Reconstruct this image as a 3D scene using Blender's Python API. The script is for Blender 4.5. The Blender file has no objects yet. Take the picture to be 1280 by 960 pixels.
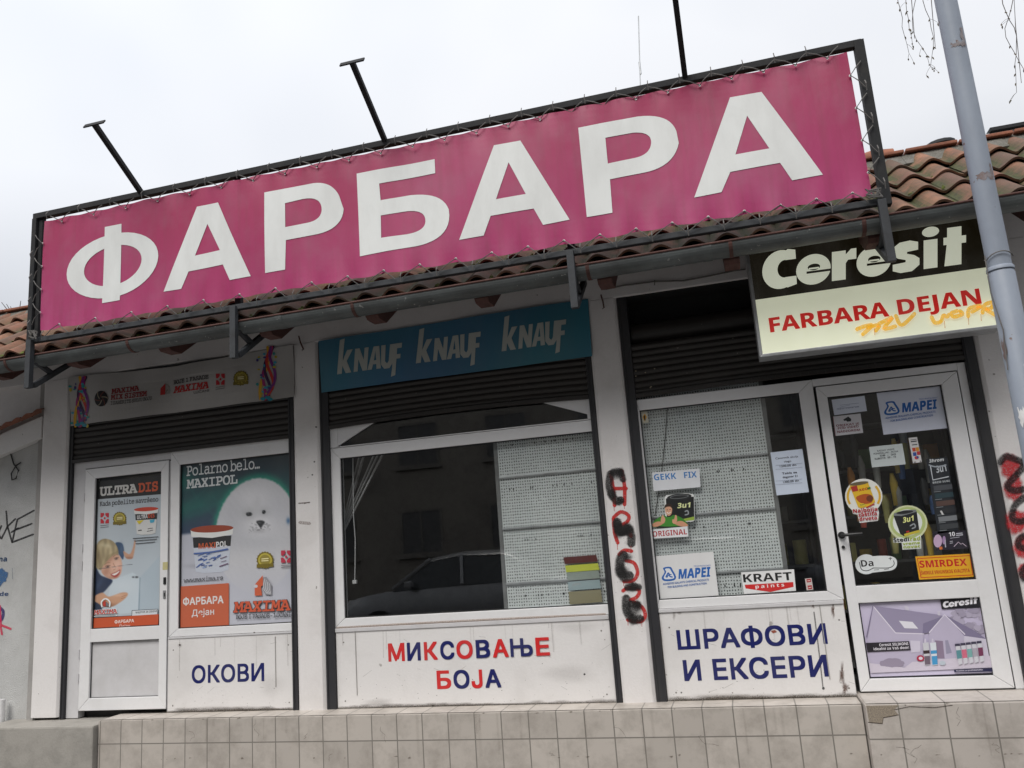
import bpy, bmesh, math, random
import numpy as np
from mathutils import Vector, Matrix
from mathutils.geometry import tessellate_polygon
random.seed(7)
S = bpy.context.scene
COL = S.collection
# ------------------------------------------------------------------ camera, sky, sun, exposure
RC = ((0.960886, 0.267619, -0.071263), (-0.120402, 0.171952, -0.97772), (-0.249402, 0.948057, 0.197448))
CAM = Vector((0, -6.1, 1.61)); FPX = 1018.51
cd = bpy.data.cameras.new('camera'); cam = bpy.data.objects.new('camera', cd); COL.objects.link(cam)
cd.sensor_width = 36; cd.lens = FPX / 1280 * 36; cd.clip_start = 0.05; cd.clip_end = 500
cam.matrix_world = Matrix((( RC[0][0], -RC[1][0], -RC[2][0], CAM.x),
                           ( RC[0][1], -RC[1][1], -RC[2][1], CAM.y),
                           ( RC[0][2], -RC[1][2], -RC[2][2], CAM.z), (0, 0, 0, 1)))
S.camera = cam
SUN_EL, SUN_AZ = math.radians(54), math.radians(196)      # azimuth: behind the camera, a little to the left
W = bpy.data.worlds.new('World'); S.world = W; W.use_nodes = True
nt = W.node_tree; nd = nt.nodes; bg = nd['Background']; bg.inputs[1].default_value = 0.1
sky = nd.new('ShaderNodeTexSky'); sky.sky_type = 'NISHITA'; sky.sun_disc = False
sky.sun_elevation = SUN_EL; sky.sun_rotation = SUN_AZ
tc = nd.new('ShaderNodeTexCoord')
nz = nd.new('ShaderNodeTexNoise'); nz.inputs['Scale'].default_value = 1.7; nz.inputs['Detail'].default_value = 3
nt.links.new(tc.outputs['Generated'], nz.inputs['Vector'])
cr = nd.new('ShaderNodeValToRGB')
cr.color_ramp.elements[0].position = 0.3; cr.color_ramp.elements[0].color = (6.7, 7.1, 7.8, 1)
cr.color_ramp.elements[1].position = 0.62; cr.color_ramp.elements[1].color = (8.9, 9.05, 9.4, 1)
nt.links.new(nz.outputs['Fac'], cr.inputs['Fac'])
# brighter cloud where the sun stands behind it
dt = nd.new('ShaderNodeVectorMath'); dt.operation = 'DOT_PRODUCT'
sd = Vector((math.cos(SUN_EL) * math.sin(SUN_AZ), math.cos(SUN_EL) * math.cos(SUN_AZ), math.sin(SUN_EL)))
dt.inputs[1].default_value = sd
nt.links.new(tc.outputs['Generated'], dt.inputs[0])
mr = nd.new('ShaderNodeMapRange'); mr.inputs['From Min'].default_value = -0.2; mr.inputs['From Max'].default_value = 1
mr.inputs['To Min'].default_value = 1.0; mr.inputs['To Max'].default_value = 1.7
nt.links.new(dt.outputs['Value'], mr.inputs['Value'])
mu = nd.new('ShaderNodeVectorMath'); mu.operation = 'SCALE'
nt.links.new(cr.outputs['Color'], mu.inputs[0]); nt.links.new(mr.outputs['Result'], mu.inputs['Scale'])
mx = nd.new('ShaderNodeMixRGB'); mx.inputs[0].default_value = 0.92
nt.links.new(sky.outputs[0], mx.inputs[1]); nt.links.new(mu.outputs[0], mx.inputs[2])
sx = nd.new('ShaderNodeSeparateXYZ'); nt.links.new(tc.outputs['Generated'], sx.inputs[0])
hz = nd.new('ShaderNodeMapRange'); hz.inputs['From Min'].default_value = 0; hz.inputs['From Max'].default_value = .42
hz.inputs['To Min'].default_value = .42; hz.inputs['To Max'].default_value = 1.02; nt.links.new(sx.outputs['Z'], hz.inputs['Value'])
ov = nd.new('ShaderNodeVectorMath'); ov.operation = 'SCALE'; nt.links.new(mx.outputs[0], ov.inputs[0]); nt.links.new(hz.outputs[0], ov.inputs['Scale'])
nt.links.new(ov.outputs[0], bg.inputs[0])
sl = bpy.data.lights.new('sun', 'SUN'); sl.energy = 2.6; sl.angle = math.radians(32); sl.color = (1, 0.96, 0.9)
so = bpy.data.objects.new('sun', sl); COL.objects.link(so)
so.rotation_euler = (-sd).to_track_quat('-Z', 'Y').to_euler(); so.location = sd * 30
S.view_settings.view_transform = 'Standard'; S.view_settings.look = 'None'
S.view_settings.gamma = 1; S.view_settings.use_curve_mapping = False
S.view_settings.exposure = 0.0
S.cycles.max_bounces = 8; S.cycles.transparent_max_bounces = 16

# ------------------------------------------------------------------ helpers
def at(px, py, Y=0.0):
    a, b = (px - 640) / FPX, (py - 480) / FPX
    d = Vector((RC[0][0]*a + RC[1][0]*b + RC[2][0], RC[0][1]*a + RC[1][1]*b + RC[2][1], RC[0][2]*a + RC[1][2]*b + RC[2][2]))
    return CAM + d * ((Y - CAM.y) / d.y)
def lin(c):
    return tuple(x / 12.92 if x <= .04045 else ((x + .055) / 1.055) ** 2.4 for x in c[:3]) + ((c[3],) if len(c) > 3 else (1.0,))
def rgb(r, g, b, a=1.0): return lin((r / 255, g / 255, b / 255, a))

class MB:
    def __init__(s): s.v = []; s.f = []; s.c = []
    def add(s, vs, fs, c=None):
        n = len(s.v); s.v += [tuple(v) for v in vs]; s.f += [tuple(i + n for i in f) for f in fs]
        if c is not None: s.c += [c] * len(fs)
    def box(s, x0, y0, z0, x1, y1, z1):
        s.add([(x0,y0,z0),(x1,y0,z0),(x1,y1,z0),(x0,y1,z0),(x0,y0,z1),(x1,y0,z1),(x1,y1,z1),(x0,y1,z1)],
              [(0,3,2,1),(4,5,6,7),(0,1,5,4),(1,2,6,5),(2,3,7,6),(3,0,4,7)]); return s
    def prism(s, poly, y0, y1):           # polygon in x, z pushed from y0 to y1
        n = len(poly)
        vs = [(x, y0, z) for x, z in poly] + [(x, y1, z) for x, z in poly]
        s.add(vs, [tuple(range(n)), tuple(range(2*n-1, n-1, -1))] + [(i, i+n, (i+1) % n + n, (i+1) % n) for i in range(n)]); return s
    def prism_x(s, poly, x0, x1):         # polygon in y, z pushed along x
        n = len(poly)
        vs = [(x0, y, z) for y, z in poly] + [(x1, y, z) for y, z in poly]
        s.add(vs, [tuple(range(n)), tuple(range(2*n-1, n-1, -1))] + [(i, i+n, (i+1) % n + n, (i+1) % n) for i in range(n)]); return s
    def beam(s, a, b, w, h, up=(0, 0, 1)):
        a, b = Vector(a), Vector(b); d = (b - a).normalized(); u = Vector(up)
        if abs(d.dot(u)) > .99: u = Vector((0, 1, 0))
        r = d.cross(u).normalized(); u = r.cross(d)
        vs = [p + r*i*w/2 + u*j*h/2 for p in (a, b) for i, j in ((-1,-1),(1,-1),(1,1),(-1,1))]
        s.add(vs, [(0,3,2,1),(4,5,6,7),(0,1,5,4),(1,2,6,5),(2,3,7,6),(3,0,4,7)]); return s
    def tube(s, pts, r, n=8):
        pts = [Vector(p) for p in pts]; rr = r if isinstance(r, (list, tuple)) else [r] * len(pts)
        ref = Vector((.31, .17, .93)); rings = []
        for i, p in enumerate(pts):
            d = (pts[min(i+1, len(pts)-1)] - pts[max(i-1, 0)]).normalized()
            a = d.cross(ref)
            if a.length < .05: a = d.cross(Vector((1, 0, 0)))
            a.normalize(); b = d.cross(a)
            rings.append([p + (a*math.cos(t) + b*math.sin(t)) * rr[i] for t in [2*math.pi*k/n for k in range(n)]])
        fs = [(i*n+k, i*n+(k+1) % n, (i+1)*n+(k+1) % n, (i+1)*n+k) for i in range(len(pts)-1) for k in range(n)]
        fs += [tuple(range(n-1, -1, -1)), tuple((len(pts)-1)*n + k for k in range(n))]
        s.add([v for q in rings for v in q], fs); return s
    def build(s, name, mat, parent=None, bevel=0, smooth=False, kind=None):
        m = bpy.data.meshes.new(name); m.from_pydata(s.v, [], s.f); m.materials.append(mat)
        if s.c:
            ca = m.color_attributes.new('Col', 'FLOAT_COLOR', 'CORNER')
            arr = np.empty((len(m.loops), 4), np.float32)
            for p, c in zip(m.polygons, s.c): arr[p.loop_start:p.loop_start + p.loop_total] = c
            ca.data.foreach_set('color', arr.ravel())
        bm = bmesh.new(); bm.from_mesh(m)
        bmesh.ops.recalc_face_normals(bm, faces=bm.faces)
        if bevel:
            ed = [e for e in bm.edges if len(e.link_faces) == 2 and e.calc_face_angle(0) > .5]
            bmesh.ops.bevel(bm, geom=ed, offset=bevel, segments=2, profile=.6, affect='EDGES', clamp_overlap=True)
        bm.to_mesh(m); bm.free()
        if smooth: m.shade_smooth(); m.set_sharp_from_angle(angle=math.radians(50))
        o = bpy.data.objects.new(name, m); COL.objects.link(o)
        if parent: o.parent = parent
        if kind: o['kind'] = kind
        return o
def tag(o, label, cat, group=None):
    o['label'] = label; o['category'] = cat
    if group: o['group'] = group
    return o
def thing(name, label, cat, group=None, loc=(0, 0, 0)):
    o = bpy.data.objects.new(name, None); o.location = loc; COL.objects.link(o); o.empty_display_size = .1
    return tag(o, label, cat, group)
def link_copy(o, parent=None, dx=(0, 0, 0)):
    c = o.copy(); COL.objects.link(c); c.parent = parent
    if not parent: c.location = Vector(c.location) + Vector(dx)
    for ch in list(o.children): link_copy(ch, c)
    return c
# text outlines from Blender's built-in typeface, normalised: u 0..1 along the ink, v = 1 at cap height
_tc = {}
CARON = {'š': 's', 'ž': 'z', 'č': 'c', 'Š': 'S', 'Ž': 'Z', 'Č': 'C'}
def restyle(t, style):
    U, L, D = {'sans': (0x1D5D4, 0x1D5EE, 0x1D7EC), 'slab': (0x1D670, 0x1D68A, 0x1D7F6)}[style]
    return ''.join(chr(U+ord(c)-65) if 'A' <= c <= 'Z' else chr(L+ord(c)-97) if 'a' <= c <= 'z' else chr(D+ord(c)-48) if c.isdigit() else c for c in t)
def outlines(body, space):
    """closed outlines of a line of type as lists of points, one list of (outer, holes)"""
    c = bpy.data.curves.new('text', 'FONT'); c.body = body; c.space_character = space
    o = bpy.data.objects.new('text', c); COL.objects.link(o); bpy.context.view_layer.update()
    cu = o.to_curve(bpy.context.evaluated_depsgraph_get()); loops = []
    for sp in cu.splines:
        pts = []; bp = sp.bezier_points; n = len(bp)
        for i in range(n):
            p, q = bp[i], bp[(i+1) % n]
            if (p.co-p.handle_right).length < 1e-5 and (q.co-q.handle_left).length < 1e-5: pts.append((p.co.x, p.co.y)); continue
            for j in range(5):
                t = j/5; u = 1-t; r = p.co*u**3 + p.handle_right*3*u*u*t + q.handle_left*3*u*t*t + q.co*t**3; pts.append((r.x, r.y))
        if n == 0: pts = [(p.co.x, p.co.y) for p in sp.points]
        x0 = min([p[0] for p in pts] or [0]); x1 = max([p[0] for p in pts] or [0]); h = max([p[1] for p in pts] or [0])
        if n == 24 and abs(x1-x0-.577) < .01 and abs(h-.728) < .01:      # this face's И crosses itself: a clean one
            pts = [(x0, 0), (x0, h), (x0+.092, h), (x0+.092, .17*h), (x1-.11, h), (x1, h), (x1, 0), (x1-.092, 0), (x1-.092, .83*h), (x0+.11, 0)]
        if len(pts) > 2: loops.append(pts)
    o.to_curve_clear(); bpy.data.objects.remove(o); bpy.data.curves.remove(c)
    area = lambda L: sum(L[i-1][0]*L[i][1]-L[i][0]*L[i-1][1] for i in range(len(L)))/2
    def inside(p, L):
        k = False
        for i in range(len(L)):
            (x0, y0), (x1, y1) = L[i-1], L[i]
            if (y0 > p[1]) != (y1 > p[1]) and p[0] < (x1-x0)*(p[1]-y0)/(y1-y0)+x0: k = not k
        return k
    A = [area(L) for L in loops]
    if not loops: return []
    sg = 1 if A[max(range(len(A)), key=lambda i: abs(A[i]))] > 0 else -1
    outs = [(L, abs(x), []) for L, x in zip(loops, A) if x*sg > 0]
    for L, x in sorted(zip(loops, A), key=lambda w: -abs(w[1])):
        if x*sg < 0:
            c_ = [w for w in outs if inside(L[0], w[0]) and w[1] > abs(x)]
            if c_: min(c_, key=lambda w: w[1])[2].append(L)
            else: outs.append((L, abs(x), []))
    return [(w[0], w[2]) for w in outs]
def glyphs(s, bold, space=1.0, style=None):
    k = (s, bold, space, style)
    if k in _tc: return _tc[k]
    latin = not any('\u0400' <= c <= '\u04ff' for c in s)
    if style is None and latin and bold >= .018: style = 'sans'; bold = max(0, bold-.032)
    f_ = (lambda t: restyle(t, style)) if style else (lambda t: t.replace('J', '\u0408'))
    base = ''.join(CARON.get(c, c) for c in s)
    sp = space + bold*1.6 - (.13 if style == 'slab' else 0)
    shapes = outlines(f_(base), sp); cap = [p[1] for L, H in outlines(f_('H'), 1) for p in L]; c0, c1 = min(cap), max(cap)
    for i, ch in enumerate(s):
        if ch in CARON:
            pre = outlines(f_(base[:i+1]), sp); one = outlines(f_(base[i]), 1); ox = [p[0] for L, H in one for p in L]; oy = [p[1] for L, H in one for p in L]
            cx = max(p[0] for L, H in pre for p in L) - (max(ox)-min(ox))/2; y = max(oy)+.05; shapes.append(([(cx-.15, y+.15), (cx-.06, y+.15), (cx, y+.09), (cx+.06, y+.15), (cx+.15, y+.15), (cx+.05, y), (cx-.05, y)], []))
    ring = [(0, 0)] + ([(1, 1), (1, -1), (-1, 1), (-1, -1), (1, 0), (-1, 0), (0, 1), (0, -1)] if bold else [])
    V, F, n = [], [], 0
    for r, (dx, dz) in enumerate(ring):
        for m, (L, H) in enumerate(shapes):
            q = L + [p for h in H for p in h]
            for t in tessellate_polygon([[Vector((p[0], p[1], 0)) for p in X] for X in [L]+H]): F.append(tuple(i+n for i in t))
            V += [(p[0]+bold*dx*.92, p[1]+bold*dz*.92, r*.00004+(m % 3)*.00001) for p in q]; n += len(q)
    v = np.array(V)
    u = (v[:, 0]-v[:, 0].min())/(v[:, 0].max()-v[:, 0].min()); w = (v[:, 1]-c0+bold)/(c1-c0+2*bold)
    _tc[k] = (np.stack([u, w, v[:, 2]], 1), F); return _tc[k]
def bez(p0, c, p1, n=10): return [((1-t)**2*p0[0]+2*t*(1-t)*c[0]+t*t*p1[0], (1-t)**2*p0[1]+2*t*(1-t)*c[1]+t*t*p1[1]) for t in [i/n for i in range(n+1)]]
def smoothpts(pts, closed=False, n=6):
    out = []; m = len(pts)
    for i in range(m if closed else m - 1):
        g = (lambda k: pts[k % m]) if closed else (lambda k: pts[max(0, min(m-1, k))])
        a, b, c, d = g(i-1), g(i), g(i+1), g(i+2)
        for j in range(n):
            t = j / n
            out.append(tuple(.5*((2*b[k]) + (-a[k]+c[k])*t + (2*a[k]-5*b[k]+4*c[k]-d[k])*t*t + (-a[k]+3*b[k]-3*c[k]+d[k])*t**3) for k in (0, 1)))
    if not closed: out.append(pts[-1])
    return out

class Art:
    """A flat print lying in the plane y = Y: coloured shapes, each a hair in front of the one before."""
    def __init__(s, Y, ox=0, oy=0, sc=1, step=.00012):
        s.Y = Y; s.k = 0; s.step = step; s.v = []; s.f = []; s.c = []; s.crop(ox, oy, sc)
    def crop(s, ox, oy, sc): s.o = (ox, oy, sc); return s
    def P(s, p):
        w = at(s.o[0] + p[0]/s.o[2], s.o[1] + p[1]/s.o[2], s.Y); return [w.x, s.Y - s.k*s.step, w.z]
    def raw(s, vs, fs, cs):
        n = len(s.v); s.v += vs; s.f += [tuple(i+n for i in f) for f in fs]; s.c += cs; s.k += 1; return s
    def poly(s, pts, c, holes=()):
        loops = [[s.P(p) for p in L] for L in [pts] + list(holes)]
        tris = tessellate_polygon([[Vector((q[0], q[2], 0)) for q in L] for L in loops])
        vs = [q for L in loops for q in L]; return s.raw(vs, tris, [c]*len(vs))
    def sm(s, pts, c, n=6): return s.poly(smoothpts(pts, True, n), c)
    def ell(s, cx, cy, rx, ry, c, rot=0, n=28, hole=None):
        def ring(a, b): return [(cx+a*math.cos(t)*math.cos(rot)-b*math.sin(t)*math.sin(rot), cy+a*math.cos(t)*math.sin(rot)+b*math.sin(t)*math.cos(rot)) for t in [2*math.pi*i/n for i in range(n)]]
        return s.poly(ring(rx, ry), c, [ring(*hole)] if hole else ())
    def text(s, t, bl, br, h, c, bold=.0, slant=0, space=1.0, style=None):
        g, f = glyphs(t, bold, space, style)
        B = Vector(s.P(bl)); U = Vector(s.P(br)) - B; U.y = 0
        H = s.P((bl[0], bl[1]-h))[2] - B.z
        V = Vector((slant*H, 0, H))
        vs = [list(B + U*float(u) + V*float(w) - Vector((0, float(q), 0))) for u, w, q in g]
        cs = [c]*len(vs)
        s.raw(vs, f, cs); s.k += 4 if bold else 1; return s
    def lines(s, rows, c):                # grey rules standing for print too small to read
        for (x0, y0, x1, y1, w) in rows: s.stroke([(x0, y0), (x1, y1)], w, c, cap=False)
    def stroke(s, pts, w, c, soft=0, cap=True, curve=True):
        if curve and len(pts) > 2: pts = smoothpts(pts, n=5)
        P = [Vector((p[0], p[1])) for p in pts]; n = len(P); hw = w/2
        if cap and n > 1:
            d0 = (P[0]-P[1]).normalized(); d1 = (P[-1]-P[-2]).normalized()
            P = [P[0]+d0*hw*.85] + P + [P[-1]+d1*hw*.85]; ws = [hw*.4] + [hw]*n + [hw*.4]; n += 2
        else: ws = [hw]*n
        vs = []; cs = []; fs = []; offs = (-1, 1) if not soft else (-1-soft, -1, 1, 1+soft); m = len(offs)
        for i, p in enumerate(P):
            d = (P[min(i+1, n-1)] - P[max(i-1, 0)]); d = d.normalized() if d.length else Vector((1, 0)); nn = Vector((-d.y, d.x))
            for o in offs:
                q = p + nn*ws[i]*o; vs.append(s.P(q)); cs.append(c[:3] + ((c[3] if abs(o) <= 1 else 0.0),))
        for i in range(n-1):
            for j in range(m-1): fs.append((i*m+j, i*m+j+1, (i+1)*m+j+1, (i+1)*m+j))
        return s.raw(vs, fs, cs)
    def blot(s, cx, cy, rx, ry, c, n=36, rag=.07, core=.3):  # soft-edged patch
        vs = [s.P((cx, cy))]; cs = [c]; fs = []
        for k, (sc, a) in enumerate(((core, c[3]), (1.0, 0.0))):
            for i in range(n):
                t = 2*math.pi*i/n; r = sc*(1+rag*(math.sin(3*t+cx)+.7*math.sin(7*t+cy)+.5*math.sin(13*t)))
                vs.append(s.P((cx+rx*r*math.cos(t), cy+ry*r*math.sin(t)))); cs.append(c[:3]+(a,))
        for i in range(n):
            j = (i+1) % n; fs += [(0, 1+i, 1+j), (1+i, 1+n+i, 1+n+j, 1+j)]
        return s.raw(vs, fs, cs)
    def grid(s, quad, nx, ny, fn):
        tl, tr, br, bl = [np.array(q, float) for q in quad]
        u, v = np.meshgrid(np.linspace(0, 1, nx), np.linspace(0, 1, ny))
        p = ((tl*(1-u[..., None])+tr*u[..., None])*(1-v[..., None])+(bl*(1-u[..., None])+br*u[..., None])*v[..., None]).reshape(-1, 2)
        c = fn(u.ravel(), v.ravel())
        fs = [(j*nx+i, j*nx+i+1, (j+1)*nx+i+1, (j+1)*nx+i) for j in range(ny-1) for i in range(nx-1)]
        return s.raw([s.P(q) for q in p], fs, [lin(tuple(map(float, x))) for x in c])
    def bucket(s, x0, y0, x1, y1, lid, band, body, sl=0.0):   # a printed paint tub
        w = x1-x0; h = y1-y0
        q = lambda a, b: (x0+a*w, y0+b*h+(a-.5)*sl)
        s.poly([q(.04, .16), q(.96, .16), q(.88, .96), q(.7, 1), q(.3, 1), q(.12, .96)], body)
        s.poly([q(.05, .24), q(.95, .24), q(.93, .46), q(.07, .46)], band)
        s.poly([q(0, .08), q(1, .08), q(.98, .22), q(.5, .27), q(.02, .22)], rgb(225, 225, 222))
        s.ell(*q(.5, .08), w*.5, h*.075, lid, rot=math.atan2(sl, w)); return s
    def badge(s, cx, cy, r, c1=rgb(120, 105, 30), c2=rgb(190, 175, 70)):
        pts = [(cx+r*(1.0 if i % 2 else .9)*math.cos(math.pi*i/18), cy+r*(1.0 if i % 2 else .9)*math.sin(math.pi*i/18)) for i in range(36)]
        s.poly(pts, c1); s.ell(cx, cy, r*.78, r*.78, c2); s.ell(cx, cy, r*.6, r*.6, rgb(150, 135, 60))
        s.poly([(cx-r*.95, cy+r*.5), (cx+r*.95, cy+r*.35), (cx+r*.95, cy+r*.75), (cx-r*.95, cy+r*.9)], c1)
        s.lines([(cx-r*.4, cy-r*.12, cx+r*.4, cy-r*.18, r*.12), (cx-r*.4, cy+.1*r, cx+r*.4, cy+.05*r, r*.12)], rgb(235, 225, 170)); return s
    def petals(s, x0, y0, x1, y1, c):
        w = (x1-x0); h = (y1-y0); a = .42
        for i, j in ((0, 0), (1, 0), (0, 1), (1, 1)):
            ax, ay = x0+i*w*(1-a), y0+j*h*(1-a)
            pts = [(ax, ay), (ax+w*a, ay), (ax+w*a, ay+h*a), (ax, ay+h*a)]
            k = {(0, 0): 2, (1, 0): 3, (0, 1): 1, (1, 1): 0}[(i, j)]
            p = pts[k]; o = pts[k-1]; q = pts[(k+1) % 4]
            pts2 = pts[:k] + [(o[0]*.5+p[0]*.5, o[1]*.5+p[1]*.5), (q[0]*.5+p[0]*.5, q[1]*.5+p[1]*.5)] + pts[k+1:]
            s.poly(pts2, c)
        s.ell((x0+x1)/2, (y0+y1)/2, w*.11, h*.11, c); return s
    def build(s, name, mat, parent=None):
        m = bpy.data.meshes.new(name); m.from_pydata(s.v, [], s.f); m.materials.append(mat)
        ca = m.color_attributes.new('Col', 'FLOAT_COLOR', 'POINT'); ca.data.foreach_set('color', np.array(s.c, np.float32).ravel())
        bm = bmesh.new(); bm.from_mesh(m)
        for f in bm.faces:
            f.normal_update()
            if f.normal.y > 0: f.normal_flip()
        bm.to_mesh(m); bm.free()
        o = bpy.data.objects.new(name, m); COL.objects.link(o)
        if parent: o.parent = parent
        return o

class Raster:
    """A printed photograph: a fine grid of colours laid on an Art sheet, painted with soft shapes (crop coordinates)."""
    def __init__(s, art, quad, nx, ny, c):
        s.a, s.nx, s.ny = art, nx, ny; tl, tr, br, bl = [np.array(q, float) for q in quad]
        u, v = np.meshgrid(np.linspace(0, 1, nx), np.linspace(0, 1, ny)); s.u, s.v = u.ravel(), v.ravel()
        p = ((tl*(1-u[..., None])+tr*u[..., None])*(1-v[..., None])+(bl*(1-u[..., None])+br*u[..., None])*v[..., None]).reshape(-1, 2)
        s.p = p; s.x, s.y = p[:, 0], p[:, 1]; s.C = np.tile(np.array(c, float), (len(p), 1)); s.rs = np.random.RandomState(3)
    def put(s, m, c): m = m[:, None]; s.C = s.C*(1-m)+np.array(c, float)[:3]/255*m
    def mask(s, pts, soft, curve=True):
        P = smoothpts(pts, True, 5) if curve else pts; ins = np.zeros(len(s.x), bool); d = np.full(len(s.x), 1e9)
        for i in range(len(P)):
            (x0, y0), (x1, y1) = P[i-1], P[i]
            ins ^= ((y0 > s.y) != (y1 > s.y)) & (s.x < (x1-x0)*(s.y-y0)/((y1-y0) or 1e-9)+x0)
            dx, dy = x1-x0, y1-y0; t = np.clip(((s.x-x0)*dx+(s.y-y0)*dy)/((dx*dx+dy*dy) or 1e-9), 0, 1); d = np.minimum(d, np.hypot(s.x-x0-t*dx, s.y-y0-t*dy))
        return np.clip(.5+np.where(ins, d, -d)/(2*soft), 0, 1)
    def fill(s, pts, c, soft=2, alpha=1, curve=True): m = s.mask(pts, soft, curve)*alpha; s.put(m, c); return m
    def blob(s, cx, cy, rx, ry, c, alpha=.6, rot=0, within=None):
        dx, dy = s.x-cx, s.y-cy; X, Y = dx*math.cos(rot)+dy*math.sin(rot), -dx*math.sin(rot)+dy*math.cos(rot)
        m = np.exp(-((X/rx)**2+(Y/ry)**2))*alpha
        s.put(m*within if within is not None else m, c)
    def line(s, pts, w, c, alpha=1):
        P = smoothpts(pts, False, 4); d = np.full(len(s.x), 1e9)
        for i in range(1, len(P)):
            (x0, y0), (x1, y1) = P[i-1], P[i]; dx, dy = x1-x0, y1-y0
            t = np.clip(((s.x-x0)*dx+(s.y-y0)*dy)/((dx*dx+dy*dy) or 1e-9), 0, 1); d = np.minimum(d, np.hypot(s.x-x0-t*dx, s.y-y0-t*dy))
        s.put(np.clip(1.2-d/w, 0, 1)*alpha, c)
    def wave(s, n, f0, f1, ax=1.0, ay=1.0):
        r = np.zeros(len(s.x))
        for _ in range(n):
            f = s.rs.uniform(f0, f1); t = s.rs.uniform(0, 2*math.pi); r += np.sin(s.x*f*math.cos(t)*ax+s.y*f*math.sin(t)*ay+s.rs.uniform(0, 6.3))
        return r/math.sqrt(n)
    def emit(s):
        fs = [(j*s.nx+i, j*s.nx+i+1, (j+1)*s.nx+i+1, (j+1)*s.nx+i) for j in range(s.ny-1) for i in range(s.nx-1)]
        C = np.clip(s.C, 0, 1); C = np.where(C <= .04045, C/12.92, ((C+.055)/1.055)**2.4)
        return s.a.raw([s.a.P(q) for q in s.p], fs, [(*map(float, c), 1.0) for c in C])

# ------------------------------------------------------------------ materials
def newmat(name):
    m = bpy.data.materials.new(name); m.use_nodes = True; return m, m.node_tree, m.node_tree.nodes['Principled BSDF']
def N(t, kind, **kw):
    n = t.nodes.new(kind)
    for k, v in kw.items():
        if k in n.inputs: n.inputs[k].default_value = v
        else: setattr(n, k, v)
    return n
def noise(t, scale, detail=5, rough=.6, stretch=None, dist=0):
    c = N(t, 'ShaderNodeTexCoord'); src = c.outputs['Object']
    if stretch:
        mp = N(t, 'ShaderNodeMapping'); mp.inputs['Scale'].default_value = stretch; t.links.new(src, mp.inputs['Vector']); src = mp.outputs[0]
    n = N(t, 'ShaderNodeTexNoise'); n.inputs['Scale'].default_value = scale; n.inputs['Detail'].default_value = detail
    n.inputs['Roughness'].default_value = rough; n.inputs['Distortion'].default_value = dist
    t.links.new(src, n.inputs['Vector']); return n.outputs['Fac']
def ramp(t, fac, a, b, ca=(0, 0, 0, 1), cb=(1, 1, 1, 1)):
    r = N(t, 'ShaderNodeValToRGB'); e = r.color_ramp.elements
    e[0].position, e[0].color, e[1].position, e[1].color = a, ca, b, cb
    t.links.new(fac, r.inputs['Fac']); return r.outputs['Color']
def mixc(t, fac, a, b):
    m = N(t, 'ShaderNodeMixRGB')
    for i, x in ((0, fac), (1, a), (2, b)):
        if hasattr(x, 'links'): t.links.new(x, m.inputs[i])
        elif i == 0: m.inputs[0].default_value = x
        else: m.inputs[i].default_value = (*x[:3], 1)
    return m.outputs[0]
def bump(t, bs, h, strength=.3, dist=.01):
    b = N(t, 'ShaderNodeBump', Strength=strength, Distance=dist); t.links.new(h, b.inputs['Height']); t.links.new(b.outputs[0], bs.inputs['Normal'])
def M(name, base, dirt, rough=.6, s1=6, s2=40, lo=.45, hi=.75, stretch=None, amt=1.0, bmp=.15, bdist=.004, metal=0, speck=None, spec=.5):
    m, t, b = newmat(name)
    f1 = ramp(t, noise(t, s1, 8, .65, stretch, .3), lo, hi)
    col = mixc(t, f1, base, tuple(base[i]*(1-amt)+dirt[i]*amt for i in range(3)))
    f2 = noise(t, s2, 4, .6)
    col = mixc(t, ramp(t, f2, .35, .7, (0, 0, 0, 1), (.35, .35, .35, 1)), col, tuple(.7*base[i]+.3*dirt[i] for i in range(3)))
    if speck:
        f3 = ramp(t, noise(t, speck[0], 2, .5), speck[1], speck[1]+.03); col = mixc(t, f3, col, speck[2])
    t.links.new(col, b.inputs['Base Color'])
    b.inputs['Roughness'].default_value = rough; b.inputs['Metallic'].default_value = metal; b.inputs['Specular IOR Level'].default_value = spec
    rr = N(t, 'ShaderNodeMapRange'); rr.inputs['To Min'].default_value = max(.05, rough-.12); rr.inputs['To Max'].default_value = min(1, rough+.15)
    t.links.new(f2, rr.inputs['Value']); t.links.new(rr.outputs[0], b.inputs['Roughness'])
    if bmp: bump(t, b, f2, bmp, bdist)
    return m
m_white = M('white_wall_paint', (.73, .71, .70), (.47, .45, .43), .55, 1.6, 55, .5, .85, amt=.75, bmp=.35, bdist=.004, speck=(13, .74, (.4, .38, .36)))
m_pillar = M('pillar_paint', (.74, .715, .705), (.5, .47, .45), .6, 2.2, 70, .5, .85, amt=.75, bmp=.4, bdist=.004, speck=(19, .75, (.3, .28, .26)))
m_stucco = M('rough_stucco', (.55, .55, .54), (.38, .38, .37), .85, 3, 120, .4, .8, bmp=.9, bdist=.008)
m_greywall = M('grey_render_and_shade', (.36, .345, .33), (.24, .23, .22), .8, 4, 60, bmp=.4)
m_rail = M('black_guide_rail', (.022, .022, .026), (.06, .058, .055), .5, 5, 60, .5, .9, stretch=(1, 1, .15))
m_pvc = M('white_pvc', (.76, .755, .76), (.55, .535, .52), .32, 2.5, 30, .5, .9, amt=.6, bmp=.03)
m_pvcgrey = M('grey_white_jamb', (.6, .59, .6), (.4, .39, .38), .4, 4, 30, .45, .85, amt=.7, bmp=.05)
m_seal = M('black_gasket', (.015, .015, .017), (.03, .03, .03), .5, bmp=0)
m_shut = M('brown_shutter', (.026, .023, .021), (.06, .052, .046), .5, 4, 50, .45, .8, stretch=(.5, 1, 6), amt=.7, bmp=.1, speck=(60, .75, (.22, .2, .18)))
m_dark = M('dark_void', (.012, .011, .011), (.02, .02, .02), .8, bmp=0)
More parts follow.
